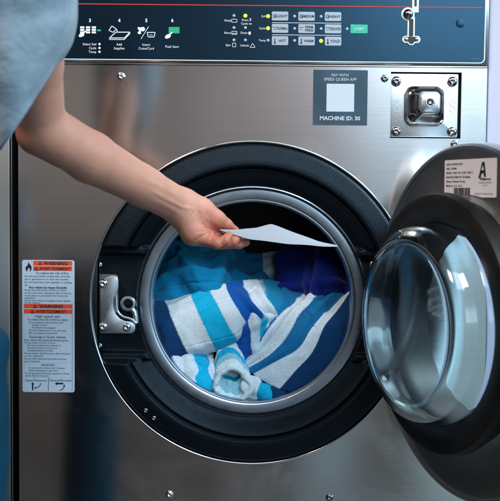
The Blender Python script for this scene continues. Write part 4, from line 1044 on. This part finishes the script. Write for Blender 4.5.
def skin_nodes():
    N, L, b = nodes(m_skin)
    at = N.new('ShaderNodeAttribute'); at.attribute_name = 'blush_shade'
    tc = N.new('ShaderNodeTexCoord'); nz = N.new('ShaderNodeTexNoise'); nz.inputs['Scale'].default_value = 55; nz.inputs['Detail'].default_value = 7; nz.inputs['Roughness'].default_value = .65; L.new(tc.outputs['Object'], nz.inputs['Vector'])
    a1 = N.new('ShaderNodeMath'); a1.operation = 'MULTIPLY_ADD'; a1.inputs[1].default_value = .5; L.new(nz.outputs[0], a1.inputs[0]); L.new(at.outputs['Fac'], a1.inputs[2])
    a2 = N.new('ShaderNodeMapRange'); a2.inputs[1].default_value = .12; a2.inputs[2].default_value = 1.1; L.new(a1.outputs[0], a2.inputs[0])
    mx = N.new('ShaderNodeMix'); mx.data_type = 'RGBA'; mx.inputs[6].default_value = (.59, .285, .20, 1); mx.inputs[7].default_value = (.46, .14, .09, 1)
    L.new(a2.outputs[0], mx.inputs[0]); L.new(mx.outputs[2], b.inputs['Base Color'])
skin_nodes(); add_bump(m_skin, (1, 1, 1), 650, 4, .3, .0007); add_bump(m_skin, (1, 1, 1), 120, 4, .22, .0016); add_bump(m_skin, (1, 1, 1), 26, 2, .25, .004)
for p in me.polygons: p.use_smooth = True
ph = thing('person', 'person in a pale blue shirt reaching into the washer with a white sheet', 'person', (-.5, -.5, 0))
body = obj('arm', me, m_skin, ph)
at = body.data.attributes.new('blush_shade', 'FLOAT', 'POINT')
hc = np.array(list(W(226, 238, -.11)))
dd = np.linalg.norm((V_ - hc) * np.array([1, .5, 1]), axis=1); bl = np.clip(1 - dd / .062, 0, 1) ** .8  # redness of the fingers, plus darkening put in for shade on the hand
ec = np.array(list(W(24, 142, -.31))); bl = np.maximum(bl, .45 * np.clip(1 - np.linalg.norm(V_ - ec, axis=1) / .04, 0, 1))
at.data.foreach_set('value', bl.astype(np.float32))

# shirt: sleeve and torso, thin cloth with folds
m_shirt = mat('pale_blue_cotton', (.2, .3, .4), .85, 0, Sheen_Weight=.2); add_smudge(m_shirt, (.16, .235, .30), (.33, .41, .47), 14, detail=3)
add_bump(m_shirt, (1, 1, 1), 700, 2, .4, .0008); add_bump(m_shirt, (1, 1, 1), 22, 3, .6, .01)
def loft(secs, n=64, wob=.006, seed=0, tz=0.0):
    """secs: (A, B, depth): ellipse across A-B (3-D points), half depth along y"""
    V = []; Fc = []
    for i, (A, B, dp) in enumerate(secs):
        A, B = np.array(list(A)), np.array(list(B)); c = (A + B) / 2; u = (A - B) / 2
        v = np.array([0, dp, tz * (i / (len(secs) - 1)) ** 3])
        for k_ in range(n):
            a = 2 * math.pi * k_ / n; p = c + u * math.cos(a) + v * math.sin(a)
            s_ = 1 + 0 * a; nn = mnoise.noise(Vector((p * 9).tolist()) + Vector((seed, 0, 0))) * wob + mnoise.noise(Vector((p * 26).tolist())) * wob * .4
            d = p - c; d /= np.linalg.norm(d) + 1e-9; V.append((p + d * nn).tolist())
    for i in range(len(secs) - 1):
        for k_ in range(n): q = (k_ + 1) % n; Fc.append((i * n + k_, i * n + q, (i + 1) * n + q, (i + 1) * n + k_))
    return V, Fc
def smooth_secs(secs, m=30):
    A = np.array([list(s_[0]) + list(s_[1]) + [s_[2]] for s_ in secs], float); t = np.linspace(0, len(secs) - 1, m); Q = cat(A, t)
    return [(q[:3], q[3:6], q[6]) for q in Q]
YS = -.46
sl = smooth_secs([(W(70, -120, YS - .03), W(-70, -95, YS - .03), .075), (W(76, -50, YS - .01), W(-50, -30, YS - .01), .072), (W(76.5, 4, YS + .02), W(-38, 40, YS + .02), .066),
                  (W(75, 24, YS + .03), W(-24, 78, YS + .03), .064), (W(69, 44, YS + .045), W(-8, 112, YS + .04), .060), (W(58, 60, YS + .06), W(4, 147, YS + .05), .052)], 40)
def shirt_mesh(secs, wob, seed, n=72, tz=0.0): return loft(secs, n, wob, seed, tz)
V1, F1 = shirt_mesh(sl, .007, 3, tz=.022)
to = smooth_secs([((-.60, -.52, ZO + .56), (-.74, -.52, ZO + .56), .07), ((-.43, -.53, ZO + .46), (-.89, -.53, ZO + .46), .10), ((-.47, -.54, ZO + .28), (-.86, -.54, ZO + .28), .12),
                  ((-.49, -.54, ZO + .12), (-.84, -.54, ZO + .12), .12), ((-.45, -.54, ZO + .02), (-.86, -.54, ZO + .02), .13)], 36)
me = bpy.data.meshes.new('shirt_sleeve'); me.from_pydata(V1, [], F1)
so = obj('sleeve', me, m_shirt, ph); shade(me)
sm_ = so.modifiers.new('cloth', 'SOLIDIFY'); sm_.thickness = .0022; sm_.offset = -1
V2, F2 = shirt_mesh(to, .012, 7); me = bpy.data.meshes.new('shirt'); me.from_pydata(V2, [], F2); so = obj('shirt', me, m_shirt, ph); shade(me)
sm_ = so.modifiers.new('cloth', 'SOLIDIFY'); sm_.thickness = .0022; sm_.offset = -1
# trousers, standing to the floor
m_tr = mat('blue_cotton', (.001, .055, .11), .9, 0, Specular_IOR_Level=.1); add_bump(m_tr, (1, 1, 1), 500, 2, .3, .0006); add_smudge(m_tr, (.002, .030, .055), (.003, .042, .078), 12)
YT = -.50
for nm, dx in (('trouser_leg', 0), ('trouser_leg', -.30)):
    q = smooth_secs([((-.44 + dx * .6, YT, ZO + .09), (-.66 + dx * .6, YT, ZO + .09), .10), ((-.47 + dx * .8, YT, ZO - .02), (-.60 + dx * .8, YT, ZO - .02), .09), ((W(-14, 325, YT).x + dx, YT, W(4, 325, YT).z), (-.41 + dx, YT, W(4, 315, YT).z), .07), ((W(3, 380, YT).x + dx, YT, W(8, 380, YT).z), (-.372 + dx, YT, W(8, 380, YT).z), .065),
                     ((W(6.5, 445, YT).x + dx, YT, W(12, 445, YT).z), (-.368 + dx, YT, W(12, 445, YT).z), .064), ((W(4, 500, YT).x + dx, YT, W(9, 500, YT).z), (-.37 + dx, YT, W(9, 500, YT).z), .063),
                     ((-.27 + dx, YT, ZO - .55), (-.38 + dx, YT, ZO - .55), .055), ((-.27 + dx, YT, .04), (-.38 + dx, YT, .04), .055)], 44)
    V3, F3 = loft(q, 56, .003, 5 if dx else 2); me = bpy.data.meshes.new(nm); me.from_pydata(V3, [], F3); o_ = obj(nm, me, m_tr, ph); shade(me)

# ------------------------------------------------------------------ the sheet held between thumb and fingers
net = [[(219.5, 229.6, -.121), (234, 234.4, -.121), (250, 238.8, -.116), (272, 242.0, -.104), (295, 244.4, -.086), (318, 246.2, -.062), (338, 247.0, -.038)],
       [(219.6, 229.2, -.1178), (234, 231.4, -.111), (250, 233.8, -.101), (272, 236.4, -.086), (297, 239.2, -.068), (318, 243.4, -.050), (338, 246.3, -.034)],
       [(221, 229.0, -.115), (236, 230.2, -.108), (252, 230.6, -.096), (272, 231.2, -.081), (297, 236.6, -.064), (318, 242.2, -.048), (337, 245.8, -.033)],
       [(226, 229.0, -.111), (240, 229.3, -.104), (256, 227.6, -.090), (271.5, 224.2, -.074), (293, 232.0, -.060), (317, 240.8, -.046), (336, 245.3, -.032)]]
P = np.array([[list(W(*q)) for q in r_] for r_ in net], float)
Q = np.swapaxes(cat(np.swapaxes(P, 0, 1), np.linspace(0, 6, 70)), 0, 1)
tl = np.linspace(0, 6, 70); il = np.clip(tl.astype(int), 0, 5); fl2 = (tl - il)[None, :, None]
Q = .35 * Q + .65 * (P[:, il] * (1 - fl2) + P[:, il + 1] * fl2)
rows_ = np.concatenate([np.linspace(0, 1, 8), np.linspace(1, 3, 18)[1:]])
Q2 = np.array([[Q[int(min(t, 2.999))][j] * (1 - (t - int(min(t, 2.999)))) + Q[int(min(t, 2.999)) + 1][j] * (t - int(min(t, 2.999))) for j in range(70)] for t in rows_])
for i in range(len(rows_)):
    for j in range(70): Q2[i, j, 2] += .0012 * mnoise.noise(Vector((Q2[i, j] * 30).tolist()))
me = bpy.data.meshes.new('sheet'); nr_ = len(rows_)
me.from_pydata(Q2.reshape(-1, 3).tolist(), [], [(i * 70 + j, i * 70 + j + 1, (i + 1) * 70 + j + 1, (i + 1) * 70 + j) for i in range(nr_ - 1) for j in range(69)])
sh_ = obj('paper_sheet', me, m_paper); shade(me, 35); tag(sh_, 'folded thin white sheet pinched between thumb and fingers in front of the drum', 'sheet')
sm_ = sh_.modifiers.new('thickness', 'SOLIDIFY'); sm_.thickness = .0005; sm_.offset = 0


# ------------------------------------------------------------------ the machines on either side
m_dsteel = mat('dull_dark_steel', (.2, .195, .185), .4, 1.0)
def neighbour(x0, x1, y0, label, mface, mside, CPB=CPB):
    t = thing('washing_machine', label, 'washing machine', ((x0 + x1) / 2, y0 + .35, 0))
    mb = MB(); mb.box((x0, y0 + .012, .06), (x1, y0 + .7, ZT), .004); obj('cabinet', mb.bm, mside, t, 40)
    mb = MB(); mb.box((x0 + .001, y0, .07), (x1 - .001, y0 + .0115, CPB - .003), .003); obj('front_panel', mb.bm, mface, t, 40)
    mb = MB(); mb.box((x0 + .001, y0 - .003, CPB), (x1 - .001, y0 + .0115, ZT - .002), .003); cpn = obj('control_panel', mb.bm, mface, t, 40)
    mb = MB(); mb.box((x0 + .02, y0 + .03, 0), (x1 - .02, y0 + .68, .0595)); obj('plinth', mb.bm, m_dark, t)
    xc = (x0 + x1) / 2
    mb = MB(); mb.revolve([(.24, 0), (.238, .012), (.20, .016), (.17, .012), (.165, .004)], T((xc, y0 - .0005, RCZ)), 120); dr = obj('door', mb.bm, m_steel_d, t, 40)
    mb = MB(); mb.revolve([(.166, .006), (.12, -.002), (0, -.004)], T((xc, y0 - .0015, RCZ)), 90); obj('window', mb.bm, m_blacksm, dr)
    return t
neighbour(-1.08, W(11.0, 300).x, 0.0, 'neighbouring steel washer showing as a narrow strip left of the dark gap', m_dsteel, m_dsteel)
neighbour(W(487.6, 100).x, 1.08, .004, 'neighbouring pale enamelled washer showing as a strip along the right edge', m_enamel, m_enamel, ZT - .06)
